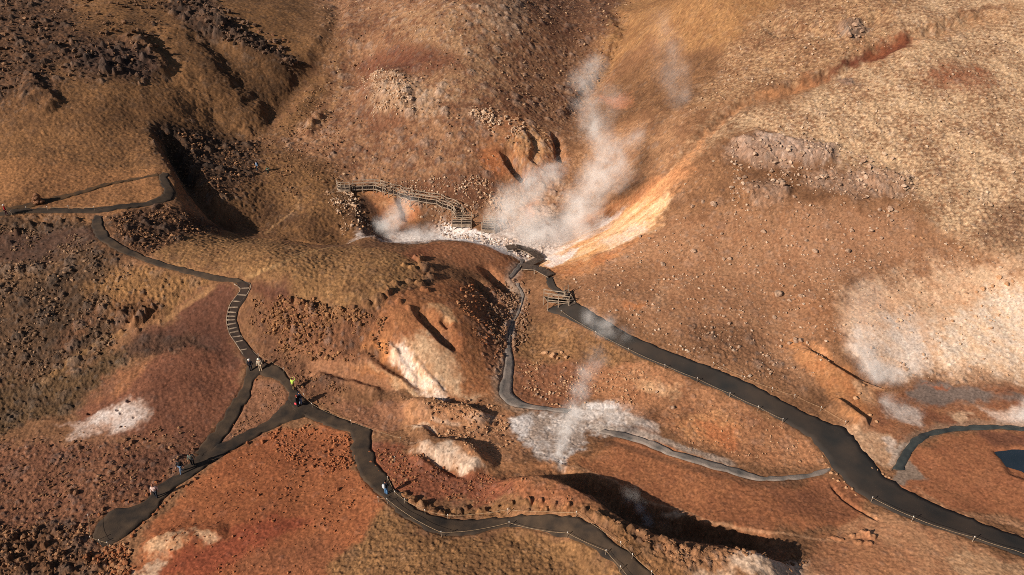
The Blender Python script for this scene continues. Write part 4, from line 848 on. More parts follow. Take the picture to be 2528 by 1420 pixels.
# ------------------------------------------------------------------ timber
wood = noise_mat('weathered_grey_timber', (178,156,134), (120,102,86), 2.5, .85, .3, 18, .01, .2)
wood_d = noise_mat('dark_damp_timber', (96,80,68), (62,52,46), 2.0, .85, .3, 18, .01, .2)
rope_m = noise_mat('pale_rope', (206,176,140), (160,128,96), 8, .9, .2, 60, .004, .1)
white_m = noise_mat('white_painted_wood', (232,226,216), (205,198,188), 6, .7, .1, 40, .004, .2)
class MB:
    def __init__(s): s.bm = bmesh.new()
    def beam(s, a, b, w, h, up=(0, 0, 1)):
        a, b = Vector(a), Vector(b); d = (b-a); L = d.length
        if L < 1e-4: return s
        d.normalize(); u = Vector(up); r = d.cross(u)
        if r.length < 1e-3: r = d.cross(Vector((0, 1, 0)))
        r.normalize(); u = r.cross(d)
        vs = [s.bm.verts.new(p+r*(w/2*i)+u*(h/2*j)) for p in (a, b) for i, j in ((-1,-1),(1,-1),(1,1),(-1,1))]
        for f in ((3,2,1,0),(4,5,6,7),(0,1,5,4),(1,2,6,5),(2,3,7,6),(3,0,4,7)): s.bm.faces.new([vs[k] for k in f])
        return s
    def tube(s, pts, r, seg=6):
        pts = [Vector(q) for q in pts]; rings = []
        for i, q in enumerate(pts):
            d = (pts[min(i+1, len(pts)-1)]-pts[max(i-1, 0)]).normalized(); x = d.cross(Vector((0, 0, 1)))
            x = x.normalized() if x.length > 1e-3 else Vector((1, 0, 0)); y = x.cross(d)
            rings.append([s.bm.verts.new(q+(x*math.cos(6.2832*k/seg)+y*math.sin(6.2832*k/seg))*(r if not hasattr(r, '__len__') else r[i])) for k in range(seg)])
        for i in range(len(rings)-1):
            for k in range(seg): s.bm.faces.new([rings[i][k], rings[i][(k+1) % seg], rings[i+1][(k+1) % seg], rings[i+1][k]])
        s.bm.faces.new(rings[0][::-1]); s.bm.faces.new(rings[-1]); return s
    def build(s, name, m, parent=None, bevel=0):
        if bevel: bmesh.ops.bevel(s.bm, geom=list(s.bm.edges), offset=bevel, segments=1, affect='EDGES')
        bmesh.ops.recalc_face_normals(s.bm, faces=s.bm.faces)
        me = bpy.data.meshes.new(name); s.bm.to_mesh(me); s.bm.free(); me.materials.append(m)
        return link(bpy.data.objects.new(name, me), parent)
def empty(name, loc=(0, 0, 0)):
    o = bpy.data.objects.new(name, None); o.location = loc; o.empty_display_size = .3; return link(o)
def ground_z(x, y): return float(look(H, x, y))

def rope_fence(pts, label, group, posts, h=.55, step=None):
    """low rope strung between short white-capped stakes"""
    G = gp(pts); root = empty('rope_fence'); tag(root, label, 'rope fence', group)
    tops = []
    for i, g in enumerate(G):
        tops.append(Vector((g[0], g[1], g[2]+h)))
        if posts == 'all' or i in posts:
            st = MB().tube([(g[0], g[1], g[2]-.2), (g[0], g[1], g[2]+h+.04)], .022, 8).build('stake', wood, root)
            MB().tube([(g[0], g[1], g[2]+h+.042), (g[0], g[1], g[2]+h+.13), (g[0], g[1], g[2]+h+.15)], (.036, .036, .02), 8).build('cap', white_m, st)
    line = []
    for a, b in zip(tops[:-1], tops[1:]):
        n = max(3, int((b-a).length/.6))
        for k in range(n):
            t = k/n; q = a.lerp(b, t); q.z -= .08*4*t*(1-t)*min(1, (b-a).length/3)
            q.z = max(q.z, ground_z(q.x, q.y)+.18); line.append(q)
    line.append(tops[-1]); MB().tube(line, .010, 5).build('rope', rope_m, root)
    return root
ropes = 'rope fences beside the paths'
rope_fence([(640,886),(670,902),(702,921),(728,952),(752,985),(772,1008),(815,1030),(868,1050),(925,1072),(990,1092)], 'rope fence behind the walkers at the fork, beside the clay slope', ropes, (0,2,4,5,7,9))
rope_fence([(990,1092),(975,1140),(958,1190),(976,1226),(1000,1245)], 'short rope fence by the walker in blue jeans', ropes, (0,1,2,3,4))
rope_fence([(1000,1246),(1050,1272),(1106,1284),(1180,1280),(1254,1270),(1340,1274),(1422,1277),(1480,1318),(1531,1352),(1560,1382),(1607,1424),(1640,1450)], 'long rope fence on the scarp side of the lower path', ropes, (1,2,4,6,8,9,10))
rope_fence([(935,1240),(957,1244),(1020,1290),(1090,1326),(1160,1322),(1257,1302),(1330,1320),(1400,1328),(1495,1372),(1530,1412),(1570,1460)], 'rope fence on the grassy side of the lower path', ropes, (0,1,3,5,7,8,9))
rope_fence([(1385,778),(1470,830),(1550,872),(1640,912),(1720,945),(1800,982),(1870,1015),(1930,1046)], 'rope fence down the lower edge of the asphalt path', ropes, 'all')
rope_fence([(2150,1240),(2250,1288),(2330,1318),(2400,1338),(2500,1370),(2600,1404)], 'rope fence along the asphalt at the lower right corner', ropes, (0,1,3,5))
rope_fence([(222,1284),(228,1338),(250,1346),(270,1352)], 'wire fence round the end of the dead end path', ropes, 'all')
rope_fence([(-40,534),(30,532),(68,523),(120,522),(172,520),(235,522)], 'rope fence along the upper left path', ropes, 'all')
rope_fence([(1760,905),(1836,940),(1905,968),(1960,985),(2025,1015),(2085,1050)], 'thin rope fence on the uphill side of the asphalt path', ropes, 'all', .45)

def deck_at(cx_, cy_, w, d, zf, ang):
    """corner points of a deck centred on a photo pixel"""
    g = gp([(cx_, cy_)])[0]; ca, sa = math.cos(ang), math.sin(ang)
    f = lambda u, v, z=0: Vector((g[0]+u*ca-v*sa, g[1]+u*sa+v*ca, zf+z)); return g, f
def platform(px_, py_, w, d, lift, ang, sides, label, name='viewing_platform', rail_h=1.05):
    g = gp([(px_, py_)])[0]; ca, sa = math.cos(ang), math.sin(ang); z0 = g[2]+lift
    f = lambda u, v, z=0: Vector((g[0]+u*ca-v*sa, g[1]+u*sa+v*ca, z0+z))
    root = empty(name, (0, 0, 0)); tag(root, label, 'viewing platform', 'wooden viewing platforms')
    m = MB(); n = int(d/.16)
    for k in range(n):
        v = -d/2+.08+k*d/n; m.beam(f(-w/2, v, .0), f(w/2, v, .0), d/n-.022, .05)
    m.build('deck', wood_d, root)
    m = MB()
    for z in (-.10, -.26, -.42):
        m.beam(f(-w/2, -d/2-.03, z), f(w/2, -d/2-.03, z), .05, .10); m.beam(f(w/2+.03, -d/2, z), f(w/2+.03, d/2, z), .05, .10); m.beam(f(-w/2-.03, -d/2, z), f(-w/2-.03, d/2, z), .05, .10)
    m.build('skirt_boards', wood, root)
    cor = {'front': ((-w/2, -d/2), (w/2, -d/2)), 'right': ((w/2, -d/2), (w/2, d/2)), 'left': ((-w/2, d/2), (-w/2, -d/2)), 'back': ((-w/2, d/2), (w/2, d/2))}
    seen = set()
    for sd2 in sides:
        a, b = cor[sd2]; m = MB()
        for z, hh in ((rail_h, .07), (rail_h*.66, .1), (rail_h*.33, .1)): m.beam(f(*a, z), f(*b, z), .05, hh)
        m.build('railing', wood, root)
        for t in (0, .5, 1):
            q = (a[0]+(b[0]-a[0])*t, a[1]+(b[1]-a[1])*t); key = (round(q[0], 2), round(q[1], 2))
            if key in seen: continue
            seen.add(key); b0 = f(*q, -lift-.3); MB().beam(b0, f(*q, rail_h+.05), .09, .09, (ca, sa, 0)).build('post', wood, root)
    return root
# curved look-out at the top of the stairs
g = gp([(850,470)])[0]; z0 = g[2]+.45
root = empty('viewing_platform'); tag(root, 'pale railed lookout at the upper left end of the wooden stairway', 'viewing platform', 'wooden viewing platforms')
arc = [(-1.15, .75), (-1.05, .1), (-.75, -.45), (-.25, -.7), (.35, -.75), (1.05, -.7)]
ap = [Vector((g[0]+u, g[1]+v, z0)) for u, v in arc]
m = MB()
for k in range(13):
    v = -.70+k*.125; u0 = np.interp(v, [-.7, -.45, .1, .75], [-.25, -.75, -1.05, -1.15]); m.beam((g[0]+u0, g[1]+v, z0), (g[0]+1.05, g[1]+v, z0), .105, .05)
m.build('deck', wood_d, root)
m = MB()
for z in (1.05, .7, .36): 
    for a, b in zip(ap[:-1], ap[1:]): m.beam(a+Vector((0, 0, z)), b+Vector((0, 0, z)), .05, .10)
m.build('railing', wood, root); m = MB()
for z in (-.1, -.26, -.42):
    for a, b in zip(ap[:-1], ap[1:]): m.beam(a+Vector((0, -.04, z)), b+Vector((0, -.04, z)), .05, .1)
m.build('skirt_boards', wood, root)
for a in ap: MB().beam(a-Vector((0, 0, .75)), a+Vector((0, 0, 1.08)), .08, .08, (1, 0, 0)).build('post', wood, root)
platform(1141, 556, 2.75, 1.5, .55, 0.0, ('front', 'back'), 'small railed platform at the foot of the wooden stairway')
platform(1207, 566, 1.8, 2.2, .5, -.08, ('right', 'back', 'front'), 'railed platform half hidden in the steam of the spring')
# stairway along the bank
SP = [(872,470),(897,469),(925,468),(935,469),(948,474),(957,475),(962,479),(972,480),(986,483),(993,488),(1009,488),(1016,495),(1036,497),(1056,501),(1084,504),(1098,513),(1112,516),(1122,521),(1130,529),(1137,541)]
G = gp(SP); zz = G[:, 2]+.35; zz = np.minimum.accumulate(np.maximum(zz, 0)) if True else zz
zz = np.maximum(zz, G[:, 2]+.12)
root = empty('wooden_stairway'); tag(root, 'long weathered wooden stairway with handrails stepping down above the steaming basin', 'stairway')
m = MB(); rl = {-1: MB(), 1: MB()}; kk = 0
for i in range(len(G)-1):
    a = Vector((G[i, 0], G[i, 1], zz[i])); b = Vector((G[i+1, 0], G[i+1, 1], zz[i+1])); d = b-a; L = d.length; dh = Vector((d.x, d.y, 0)).normalized(); sdv = Vector((-dh.y, dh.x, 0)); n = max(1, int(L/.3))
    for k in range(n):
        c = a.lerp(b, (k+.5)/n); m.beam(c-sdv*.6, c+sdv*.6, .24, .05)
    for s_ in (-1, 1):
        for z in (1.0, .55): rl[s_].beam(a+sdv*.62*s_+Vector((0, 0, z)), b+sdv*.62*s_+Vector((0, 0, z)), .06, .11)
        rl[s_].beam(a+sdv*.62*s_-Vector((0, 0, .06)), b+sdv*.62*s_-Vector((0, 0, .06)), .05, .14)
        q = a+sdv*.62*s_; MB().beam((q.x, q.y, min(ground_z(q.x, q.y), q.z)-.3), q+Vector((0, 0, 1.04)), .08, .08, (1, 0, 0)).build('post', wood, root)
m.build('treads', wood_d, root); rl[-1].build('handrail', wood, root); rl[1].build('handrail', wood, root)
# low boardwalk across the stream
BP = [(1250,617),(1274,619),(1298,622),(1316,632),(1335,644),(1314,654),(1292,664),(1326,674),(1360,685)]
G = gp(BP); root = empty('boardwalk'); tag(root, 'low zigzag boardwalk without rails crossing the pale stream below the spring', 'boardwalk')
m = MB(); sup = []
zt = [max(g[2] for g in G[max(0, i-1):i+2])+.32 for i in range(len(G))]
for i in range(len(G)-1):
    a = Vector((G[i, 0], G[i, 1], zt[i])); b = Vector((G[i+1, 0], G[i+1, 1], zt[i+1])); d = b-a; dh = Vector((d.x, d.y, 0)).normalized(); sdv = Vector((-dh.y, dh.x, 0)); n = max(1, int((d.length+.3)/.17))
    for k in range(n):
        c = a+d*((k+.5)/n); m.beam(c-sdv*.62, c+sdv*.62, .145, .05, (0, 0, 1))
    for s_ in (-1, 1): sup.append((a+sdv*.5*s_-Vector((0, 0, .09)), b+sdv*.5*s_-Vector((0, 0, .09))))
m.build('planks', wood_d, root); m = MB()
for a, b in sup: m.beam(a, b, .08, .12)
m.build('joists', wood, root)
for a, b in sup[::2]: MB().beam((a.x, a.y, ground_z(a.x, a.y)-.3), a, .12, .12, (1, 0, 0)).build('post', wood, root)
# landing with steps and railings where the asphalt begins
CR = gp([(1342,753),(1357,738),(1394,744),(1404,757),(1352,768)]); zd = CR[:, 2].max()+.3
root = empty('wooden_landing'); tag(root, 'wooden landing with railings and dark steps at the head of the asphalt path', 'landing')
cc = CR.mean(0); m = MB()
fr0, fr1, bk0, bk1 = [Vector((q[0], q[1], zd)) for q in (CR[4], CR[3], CR[0], CR[2])]
for k in range(14):
    t = (k+.5)/14; m.beam(fr0.lerp(bk0, t) if k < 14 else fr0, fr1.lerp(bk1, t), .15, .05)
m.build('deck', wood, root)
m = MB(); m2 = MB()
for z in (1.0, .62, .25): m.beam(fr0+Vector((0, 0, z)), fr1+Vector((0, 0, z)), .06, .10)
m.build('railing', wood, root)
for z in (.95, .5): m2.beam(bk0+Vector((0, 0, z)), bk1+Vector((0, 0, z)), .06, .10)
m2.build('railing', wood, root)
for q in (fr0, fr0.lerp(fr1, .5), fr1, bk0, bk1): MB().beam((q.x, q.y, ground_z(q.x, q.y)-.3), q+Vector((0, 0, 1.05)), .09, .09, (1, 0, 0)).build('post', wood, root)
S4 = gp([(1392,733),(1402,730),(1420,750),(1406,757)]); m = MB()
a0, a1, b1, b0 = [Vector((q[0], q[1], q[2])) for q in S4]
for k in range(5):
    t = k/4; z = .75-.14*k; m.beam(a0.lerp(b0, t)+Vector((0, 0, z)), a1.lerp(b1, t)+Vector((0, 0, z)), .42, .07)
m.build('steps', wood_d, root); m = MB()
for u, v in ((a0, b0), (a1, b1)): m.beam(u+Vector((0, 0, .68)), v+Vector((0, 0, .10)), .07, .22)
m.build('stringer', wood, root)
for q in (a0, a1): MB().beam((q.x, q.y, q.z-.3), q+Vector((0, 0, 1.5)), .09, .09, (1, 0, 0)).build('post', wood, root)
# timber risers of the gravel steps
RS = [((597.5,714),(616,713)),((587.6,729.6),(608,731)),((575,745.4),(592.4,746.5)),((567,761),(587.6,760.5)),((563,772),(583,773.5)),((561.5,782.5),(582,783)),((560,792),(581,791.5)),((562,803.6),(583,800)),((565,815),(585,810.6)),((568,824),(589.6,819.6)),((575,834.5),(594.7,831.7)),((583.4,846.6),(600,843)),((594.7,866.8),(610,864))]
root = empty('timber_steps'); tag(root, 'flight of dark gravel steps with pale timber risers climbing the left slope', 'steps')
for a, b in RS:
    A_, B_ = gp([a, b]); MB().beam((A_[0], A_[1], A_[2]+.08), (B_[0], B_[1], B_[2]+.08), .11, .16).build('riser', wood, root)
for pts in ([(578,702),(594,714),(586,730),(573,746),(565,762),(560,784),(560,800),(566,824),(582,848),(603,880)], [(600,696),(617,702),(618,714),(608,732),(593,748),(588,762),(583,784),(584,800),(591,820),(602,842),(628,872),(650,892)]):
    Gq = smooth_line(gp(pts), .4); m = MB()
    for a, b in zip(Gq[:-1], Gq[1:]): m.beam((a[0], a[1], a[2]+.05), (b[0], b[1], b[2]+.05), .06, .12)
    m.build('edge_board', wood, root)
# cairn on the upper path
g = gp([(95,502)])[0]; v_, f_ = ico(2); Vs, Fs = [], []; rg = np.random.default_rng(4)
for k in range(60):
    t = rg.random(); r = .62*(1-t*.75)*math.sqrt(rg.random()); a = rg.random()*6.28; s_ = .2+.12*rg.random()
    Vs.append(v_*s_*np.array([1, .8, .6])*(1+.1*rg.normal(size=(len(v_), 1)))+np.array([g[0]+r*math.cos(a), g[1]+r*math.sin(a), g[2]+.05+t*1.15])); Fs.append(f_+k*len(v_))
ca_o = link(bpy.data.objects.new('stone_cairn', np_mesh('stone_cairn', np.concatenate(Vs), np.concatenate(Fs), [SM['brown']], True)))
tag(ca_o, 'stone cairn beside the upper left footpath', 'cairn')

# ------------------------------------------------------------------ people
def skin(name, verts, edges, radii, m, parent, sub_=1):
    me = bpy.data.meshes.new(name); me.from_pydata(verts, edges, []); o = bpy.data.objects.new(name, me); COL.objects.link(o)
    md = o.modifiers.new('skin', 'SKIN'); md.use_smooth_shade = True
    for i, r in enumerate(radii): me.skin_vertices[0].data[i].radius = (r, r) if not hasattr(r, '__len__') else r
    me.skin_vertices[0].data[0].use_root = True
    s2 = o.modifiers.new('sub', 'SUBSURF'); s2.levels = sub_; s2.render_levels = sub_
    bpy.context.view_layer.update(); dg = bpy.context.evaluated_depsgraph_get()
    out = bpy.data.meshes.new_from_object(o.evaluated_get(dg)); out.materials.clear(); out.materials.append(m)
    bpy.data.objects.remove(o); bpy.data.meshes.remove(me); out.name = name
    r_ = link(bpy.data.objects.new(name, out), parent); return r_
CL = {}
def cloth(c):
    if c not in CL: CL[c] = noise_mat('cloth_%d_%d_%d' % c, tuple(int(q*.86) for q in c), c, 12, .85, .25, 40, .01, .2)
    return CL[c]
SKIN = noise_mat('skin', (206,150,120), (188,132,104), 20, .6, .05, 60, .002, .3)
def person(fx, fy, face, label, top, legs, hair, shoes=(40,36,36), h=1.74, stride=0.0, arms='down', lean=0.0, hat=None, pack=None, hem=.86, bag=None):
    """feet at a photo pixel; face = heading in degrees (0 = looking away from the viewpoint)"""
    g = gp([(fx, fy)])[0]; root = empty('person', g); root.rotation_euler = (0, 0, math.radians(face)); tag(root, label, 'person', 'visitors on the paths')
    k = h/1.74; V3 = lambda x, y, z: (x*k, y*k, z*k); st = stride
    pel = V3(0, 0, .94); ch = V3(0, .04+lean*.5, 1.28); nk = V3(0, .03+lean*.9, 1.47); hd = V3(0, .05+lean, 1.585); tp = V3(0, .05+lean, 1.70)
    hip = {-1: V3(-.09, 0, .90), 1: V3(.09, 0, .90)}; kn = {-1: V3(-.095, .05+st*.5, .50), 1: V3(.095, .05-st*.4, .50)}; an = {-1: V3(-.10, st, .09), 1: V3(.10, -st*.9, .11 if st else .09)}
    toe = {s: (an[s][0]*1.2, an[s][1]+.17*k, .045*k) for s in (-1, 1)}
    sh = {-1: V3(-.185, .03+lean*.8, 1.41), 1: V3(.185, .03+lean*.8, 1.41)}
    if arms == 'up': el = {-1: V3(-.30, .22+lean, 1.45), 1: V3(.30, .22+lean, 1.45)}; wr = {-1: V3(-.13, .34+lean, 1.60), 1: V3(.13, .34+lean, 1.60)}
    elif arms == 'front': el = {-1: V3(-.25, .08+lean, 1.15), 1: V3(.25, .08+lean, 1.15)}; wr = {-1: V3(-.08, .30+lean, 1.18), 1: V3(.08, .30+lean, 1.18)}
    else: el = {-1: V3(-.26, -.02-st*.3+lean*.6, 1.13), 1: V3(.26, -.02+st*.3+lean*.6, 1.13)}; wr = {-1: V3(-.28, .06-st*.6+lean*.5, .88), 1: V3(.28, .06+st*.6+lean*.5, .88)}
    # body: one continuous skin from head to toes, five fingers on each hand
    vs = [pel, ch, nk, hd, tp]; rd = [(.13*k, .10*k), (.15*k, .105*k), .052*k, .082*k, .07*k]; ed = [(0,1),(1,2),(2,3),(3,4)]
    vs.append(V3(0, .145+lean, 1.575)); rd.append(.018*k); ed.append((3, 5))                     # nose
    for s in (-1, 1):
        b = len(vs); vs += [sh[s], el[s], wr[s]]; rd += [.06*k, .042*k, .03*k]; ed += [(1, b), (b, b+1), (b+1, b+2)]
        e, w = Vector(el[s]), Vector(wr[s]); d = (w-e).normalized(); sd3 = d.cross(Vector((0, 1, 0) if abs(d.y) < .8 else (0, 0, 1))).normalized(); cu = sd3.cross(d)
        vs.append(tuple(w+d*.075*k)); rd.append((.035*k, .016*k)); ed.append((b+2, b+3))
        for q, (off, ln) in enumerate(((-.030, .062), (-.010, .075), (.010, .070), (.030, .055))):
            c = len(vs); p0 = w+d*.10*k+sd3*off*k; vs += [tuple(p0+d*ln*.5*k), tuple(p0+d*ln*.85*k+cu*.02*k)]; rd += [.009*k, .008*k]; ed += [(b+3, c), (c, c+1)]
        c = len(vs); vs += [tuple(w+d*.05*k+sd3*-.045*k), tuple(w+d*.085*k+sd3*-.062*k)]; rd += [.011*k, .009*k]; ed += [(b+3, c), (c, c+1)]
    for s in (-1, 1):
        b = len(vs); vs += [hip[s], kn[s], an[s], toe[s]]; rd += [.085*k, .058*k, .042*k, .036*k]; ed += [(0, b), (b, b+1), (b+1, b+2), (b+2, b+3)]
    skin('body', vs, ed, rd, SKIN, root)
    # clothes
    vs = [V3(0, 0, hem), ch, V3(0, .03+lean*.85, 1.43)]; rd = [(.165*k, .135*k), (.185*k, .14*k), (.085*k, .075*k)]; ed = [(0,1),(1,2)]
    for s in (-1, 1):
        b = len(vs); w = tuple(Vector(el[s]).lerp(Vector(wr[s]), .92)); vs += [sh[s], el[s], w]; rd += [.083*k, .066*k, .052*k]; ed += [(1, b), (b, b+1), (b+1, b+2)]
    skin('jacket', vs, ed, rd, cloth(top), root)
    vs = [V3(0, 0, .95)]; rd = [(.155*k, .125*k)]; ed = []
    for s in (-1, 1):
        b = len(vs); a_ = (an[s][0], an[s][1], an[s][2]+.02); vs += [hip[s], kn[s], a_]; rd += [.10*k, .078*k, .06*k]; ed += [(0, b), (b, b+1), (b+1, b+2)]
    skin('trousers', vs, ed, rd, cloth(legs), root)
    for s in (-1, 1):
        skin('shoe', [(an[s][0], an[s][1]-.04*k, an[s][2]-.03), (an[s][0], an[s][1]+.08*k, an[s][2]-.04), toe[s]], [(0,1),(1,2)], [.05*k, .05*k, .042*k], cloth(shoes), root)
    v, f = ico(2); hv = v*np.array([.112, .122, .118])*k
    hv[:, 2] = np.where(v[:, 2] < -.15, np.where(v[:, 1] < .1, hv[:, 2]*.9, -.15*.118*k), hv[:, 2]); hv += np.array(hd)+np.array([0, -.018, .055])*k
    link(bpy.data.objects.new('hat' if hat else 'hair', np_mesh('hair', hv, f, [cloth(hat or hair)])), root)
    if hat and hat[0] > 150:
        m = MB(); 
        for q in range(12):
            a = q*math.pi/6; m.beam(Vector(hd)+Vector((.08*math.cos(a), .08*math.sin(a), .07))*k, Vector(hd)+Vector((.16*math.cos(a), .16*math.sin(a), .055))*k, .085*k, .012)
        m.build('hat_brim', cloth(hat), root)
    if pack:
        v, f = ico(3); pv = np.sign(v)*np.abs(v)**.6*np.array([.15, .10, .23])*k+np.array([0, -.19+lean*.5, 1.22])*k
        link(bpy.data.objects.new('backpack', np_mesh('backpack', pv, f, [cloth(pack)])), root)
    if bag:
        v, f = ico(3); pv = np.sign(v)*np.abs(v)**.7*np.array([.06, .14, .14])*k+np.array([-.34, .04, .82])*k
        link(bpy.data.objects.new('handbag', np_mesh('handbag', pv, f, [cloth(bag)])), root)
    return root
person(17,532,-60,'person in a red jacket with a white hat on the upper left path',(196,50,48),(70,36,40),(60,44,36),h=1.45,stride=.12,hat=(232,222,210))
person(637,424,120,'person in a pale blue top and dark trousers with dark backpack in the gorge',(128,150,176),(34,46,52),(44,32,28),pack=(24,34,52),stride=.12)
person(663,432,-150,'person in a green top stooping on the gorge floor behind the backpacker',(96,128,108),(40,48,46),(60,48,40),h=1.45,lean=.18,arms='front')
person(621,918,20,'person in dark clothes with a white cap at the foot of the steps',(30,32,44),(28,30,38),(240,230,220),hat=(240,232,224),h=1.66)
person(645,919,10,'person in beige jacket and trousers with a white hat by the rope fence',(196,176,152),(190,164,136),(230,220,206),hat=(236,224,208),shoes=(150,120,90),h=1.80)
person(725,964,-35,'person in a lime green jacket raising both arms to take a picture',(176,204,84),(110,88,60),(70,50,36),arms='up',h=1.60)
person(743,1000,-20,'person in navy hooded jacket with white shoes standing at the path junction',(26,34,50),(120,136,164),(30,34,46),shoes=(228,224,218),hat=(28,34,48),h=1.74)
person(738,1007,70,'person in black clothes with a pink handbag at the path junction',(28,28,34),(26,28,36),(150,62,48),bag=(232,84,92),h=1.64)
person(478,1151,200,'person in a grey green jacket and black trousers walking near the fork',(104,112,104),(26,26,32),(84,56,40),h=1.76,stride=.06)
person(450,1169,160,'person in a black jacket and blue jeans striding along the dead end path',(30,28,32),(104,128,156),(48,34,28),h=1.78,stride=.24)
person(388,1230,190,'person in a white shirt and pale pink jacket, lowest on the dead end path',(226,196,186),(38,42,52),(150,100,76),shoes=(210,204,198),h=1.72,stride=.14)
person(954,1222,-30,'person in a black top and blue jeans beside the lower rope fence',(28,30,38),(92,136,178),(44,32,28),pack=(196,200,206),arms='front',h=1.74)

# ------------------------------------------------------------------ steam: real volumes, lit by the sun
def steam(label, base, blobs, thick=1.0, nscale=.45, warp=1.1, sharp=(.30, .72), name='steam_plume'):
    """base = photo pixel of the vent; blobs = (px, py, radius px, weight, metres behind the vent)"""
    y0 = gp([base])[0][1]; cs = []
    for px, py, rp_, w, dy_ in blobs:
        dx, dy, dz = ray(px, py); s = (y0+dy_)/dy; P = Vector((dx*s, y0+dy_, CAM_H+dz*s)); r = px_size(P, rp_)/.86; cs.append((P, r, w))
    bm = bmesh.new()
    for P, r, w in cs: bmesh.ops.create_icosphere(bm, subdivisions=3, radius=r*1.12, matrix=Matrix.Translation(P))
    me = bpy.data.meshes.new(name); bm.to_mesh(me); bm.free(); o = bpy.data.objects.new(name, me); COL.objects.link(o)
    rm = o.modifiers.new('r', 'REMESH'); rm.mode = 'VOXEL'; rm.voxel_size = min(c[1] for c in cs)*.32
    bpy.context.view_layer.update(); out = bpy.data.meshes.new_from_object(o.evaluated_get(bpy.context.evaluated_depsgraph_get()))
    bpy.data.objects.remove(o); out.name = name
    m = bpy.data.materials.new('steam'); m.use_nodes = True; nt = m.node_tree; nt.nodes.remove(nt.nodes['Principled BSDF']); mo = nt.nodes['Material Output']
    L = nt.links.new; geo = N(nt, 'ShaderNodeTexCoord')
    n0 = N(nt, 'ShaderNodeTexNoise'); n0.inputs['Scale'].default_value = nscale*.8; n0.inputs['Detail'].default_value = 3; L(geo.outputs['Object'], n0.inputs['Vector'])
    vs = N(nt, 'ShaderNodeVectorMath', operation='SUBTRACT'); L(n0.outputs['Color'], vs.inputs[0]); vs.inputs[1].default_value = (.5, .5, .5)
    vk = N(nt, 'ShaderNodeVectorMath', operation='SCALE'); L(vs.outputs[0], vk.inputs[0]); vk.inputs['Scale'].default_value = warp*2
    va = N(nt, 'ShaderNodeVectorMath', operation='ADD'); L(vk.outputs[0], va.inputs[0]); L(geo.outputs['Object'], va.inputs[1])
    acc = None
    for P, r, w in cs:
        d = N(nt, 'ShaderNodeVectorMath', operation='DISTANCE'); L(va.outputs[0], d.inputs[0]); d.inputs[1].default_value = P
        q = N(nt, 'ShaderNodeMapRange', interpolation_type='SMOOTHSTEP'); L(d.outputs['Value'], q.inputs['Value'])
        q.inputs['From Min'].default_value = r*1.08; q.inputs['From Max'].default_value = 0; q.inputs['To Min'].default_value = 0; q.inputs['To Max'].default_value = 1
        pw = N(nt, 'ShaderNodeMath', operation='POWER'); L(q.outputs['Result'], pw.inputs[0]); pw.inputs[1].default_value = 1.5
        qm = N(nt, 'ShaderNodeMath', operation='MULTIPLY'); L(pw.outputs[0], qm.inputs[0]); qm.inputs[1].default_value = w*2.1/r*thick
        if acc is None: acc = qm.outputs[0]
        else:
            a = N(nt, 'ShaderNodeMath', operation='ADD'); L(acc, a.inputs[0]); L(qm.outputs[0], a.inputs[1]); acc = a.outputs[0]
    n1_ = N(nt, 'ShaderNodeTexNoise'); n1_.inputs['Scale'].default_value = nscale*1.5; n1_.inputs['Detail'].default_value = 5; n1_.inputs['Roughness'].default_value = .62; L(va.outputs[0], n1_.inputs['Vector'])
    q = N(nt, 'ShaderNodeMapRange', interpolation_type='SMOOTHSTEP'); L(n1_.outputs['Fac'], q.inputs['Value']); q.inputs['From Min'].default_value, q.inputs['From Max'].default_value = sharp; q.inputs['To Max'].default_value = 1.6
    mu = N(nt, 'ShaderNodeMath', operation='MULTIPLY'); L(acc, mu.inputs[0]); L(q.outputs['Result'], mu.inputs[1])
    pv = N(nt, 'ShaderNodeVolumePrincipled'); pv.inputs['Color'].default_value = (1.0, .965, .93, 1); pv.inputs['Anisotropy'].default_value = -.25
    L(mu.outputs[0], pv.inputs['Density']); L(pv.outputs[0], mo.inputs['Volume']); out.materials.clear(); out.materials.append(m)
    o = link(bpy.data.objects.new(name, out)); tag(o, label, 'steam', 'steam plumes over the hot springs'); return o
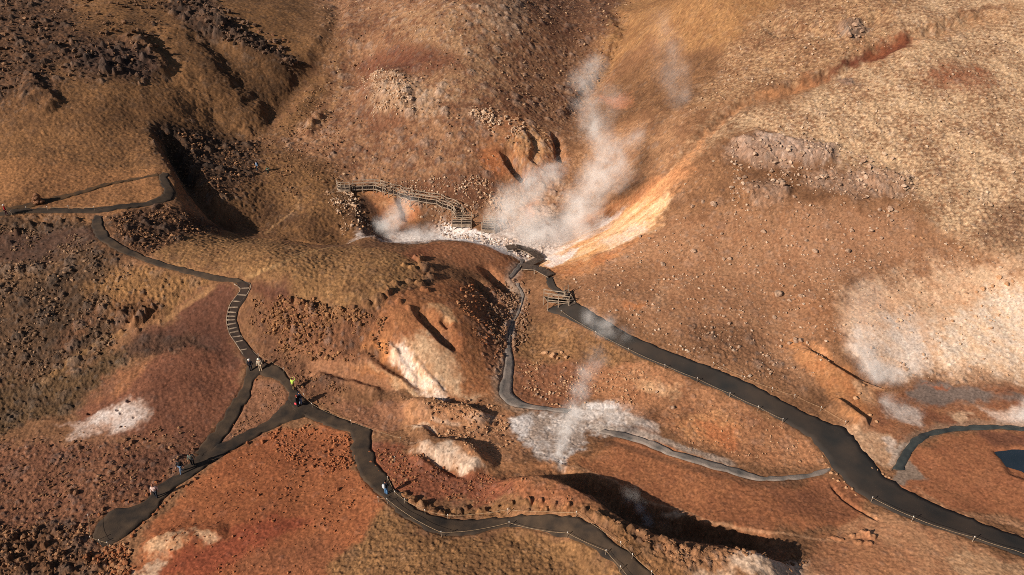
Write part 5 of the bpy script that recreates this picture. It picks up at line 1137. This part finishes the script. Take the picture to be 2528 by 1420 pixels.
steam('tall billowing white steam cloud rising from the main spring at the foot of the hills', (1370,600),
 [(1235,545,62,.55,.5),(1290,525,72,.8,1),(1350,575,80,1.1,0),(1300,592,58,.8,0),(1420,560,66,.9,1),(1365,425,52,.6,4),(1310,455,58,.65,3),(1260,490,52,.5,2),(1440,505,70,1.0,2),(1478,440,72,.95,4),(1505,375,68,.6,6),(1472,315,58,.6,7),(1447,255,48,.35,8),(1440,200,52,.34,9),(1470,165,46,.34,10),(1560,345,46,.22,7),(1500,250,60,.16,8),(1530,420,60,.3,5)], 1.05, .38, 1.8, (.28, .80))
steam('small steam puff hanging in the orange bank below the wooden stairway', (975,585), [(960,565,40,.75,0),(978,535,44,.6,1.0),(1000,500,40,.28,2),(1022,582,40,.5,-.3),(1065,578,40,.35,-.3),(940,555,30,.4,0)], .9, .6, .7)
steam('slender steam column curling up from a vent on the centre flat', (1378,1152), [(1378,1143,10,1.0,0),(1374,1124,16,1.0,0),(1384,1100,24,.8,.3),(1398,1065,36,.62,.7),(1415,1020,44,.62,1.2),(1430,970,44,.42,1.8),(1450,920,46,.26,2.4),(1478,885,48,.14,3),(1505,1015,36,.22,1.2)], .9, .7, .7, (.28, .80))
steam('soft steam puff at the foot of the pale slope by the right mud pool', (2180,945), [(2170,922,38,.85,0),(2148,900,46,.5,.4),(2128,862,58,.3,1),(2205,925,38,.5,0),(2130,800,70,.16,1.8),(2260,900,50,.2,.5),(2140,740,90,.12,2.4),(2240,830,90,.14,1.2)], .7, .5, 1.0, (.25, .80))
steam('faint veil of steam drifting in front of the upper valley', (1640,470), [(1650,110,62,.28,3),(1660,175,70,.38,2),(1682,228,50,.28,1),(1640,60,52,.15,4)], .5, .35, 1.8, (.25, .85))
steam('thin steam drifting across the upper end of the asphalt path', (1500,840), [(1455,785,36,.3,.3),(1495,805,46,.38,.3),(1540,835,44,.34,.3),(1570,860,26,.2,.2)], .75, .6, .6)
steam('wisp of steam in the shaded pit behind the scarp', (1590,1290), [(1582,1252,22,.4,0),(1598,1284,26,.4,0),(1555,1225,34,.16,.3),(1640,1290,28,.2,0)], .55, 1.0, .35)
steam('low steam smear on the rust coloured flats by the mud pool', (2220,1030), [(2225,1010,36,.45,0),(2190,988,34,.35,.2),(2262,1022,30,.25,0)], .55, .7, .7, (.25,.85))
steam('steam patch over the mud flat at the right picture edge', (2515,1045), [(2512,1028,30,.5,0),(2545,1010,40,.5,.3),(2570,1040,36,.4,0)], .8, .9, .4)
SC.cycles.volume_bounces = 6; SC.cycles.max_bounces = 10
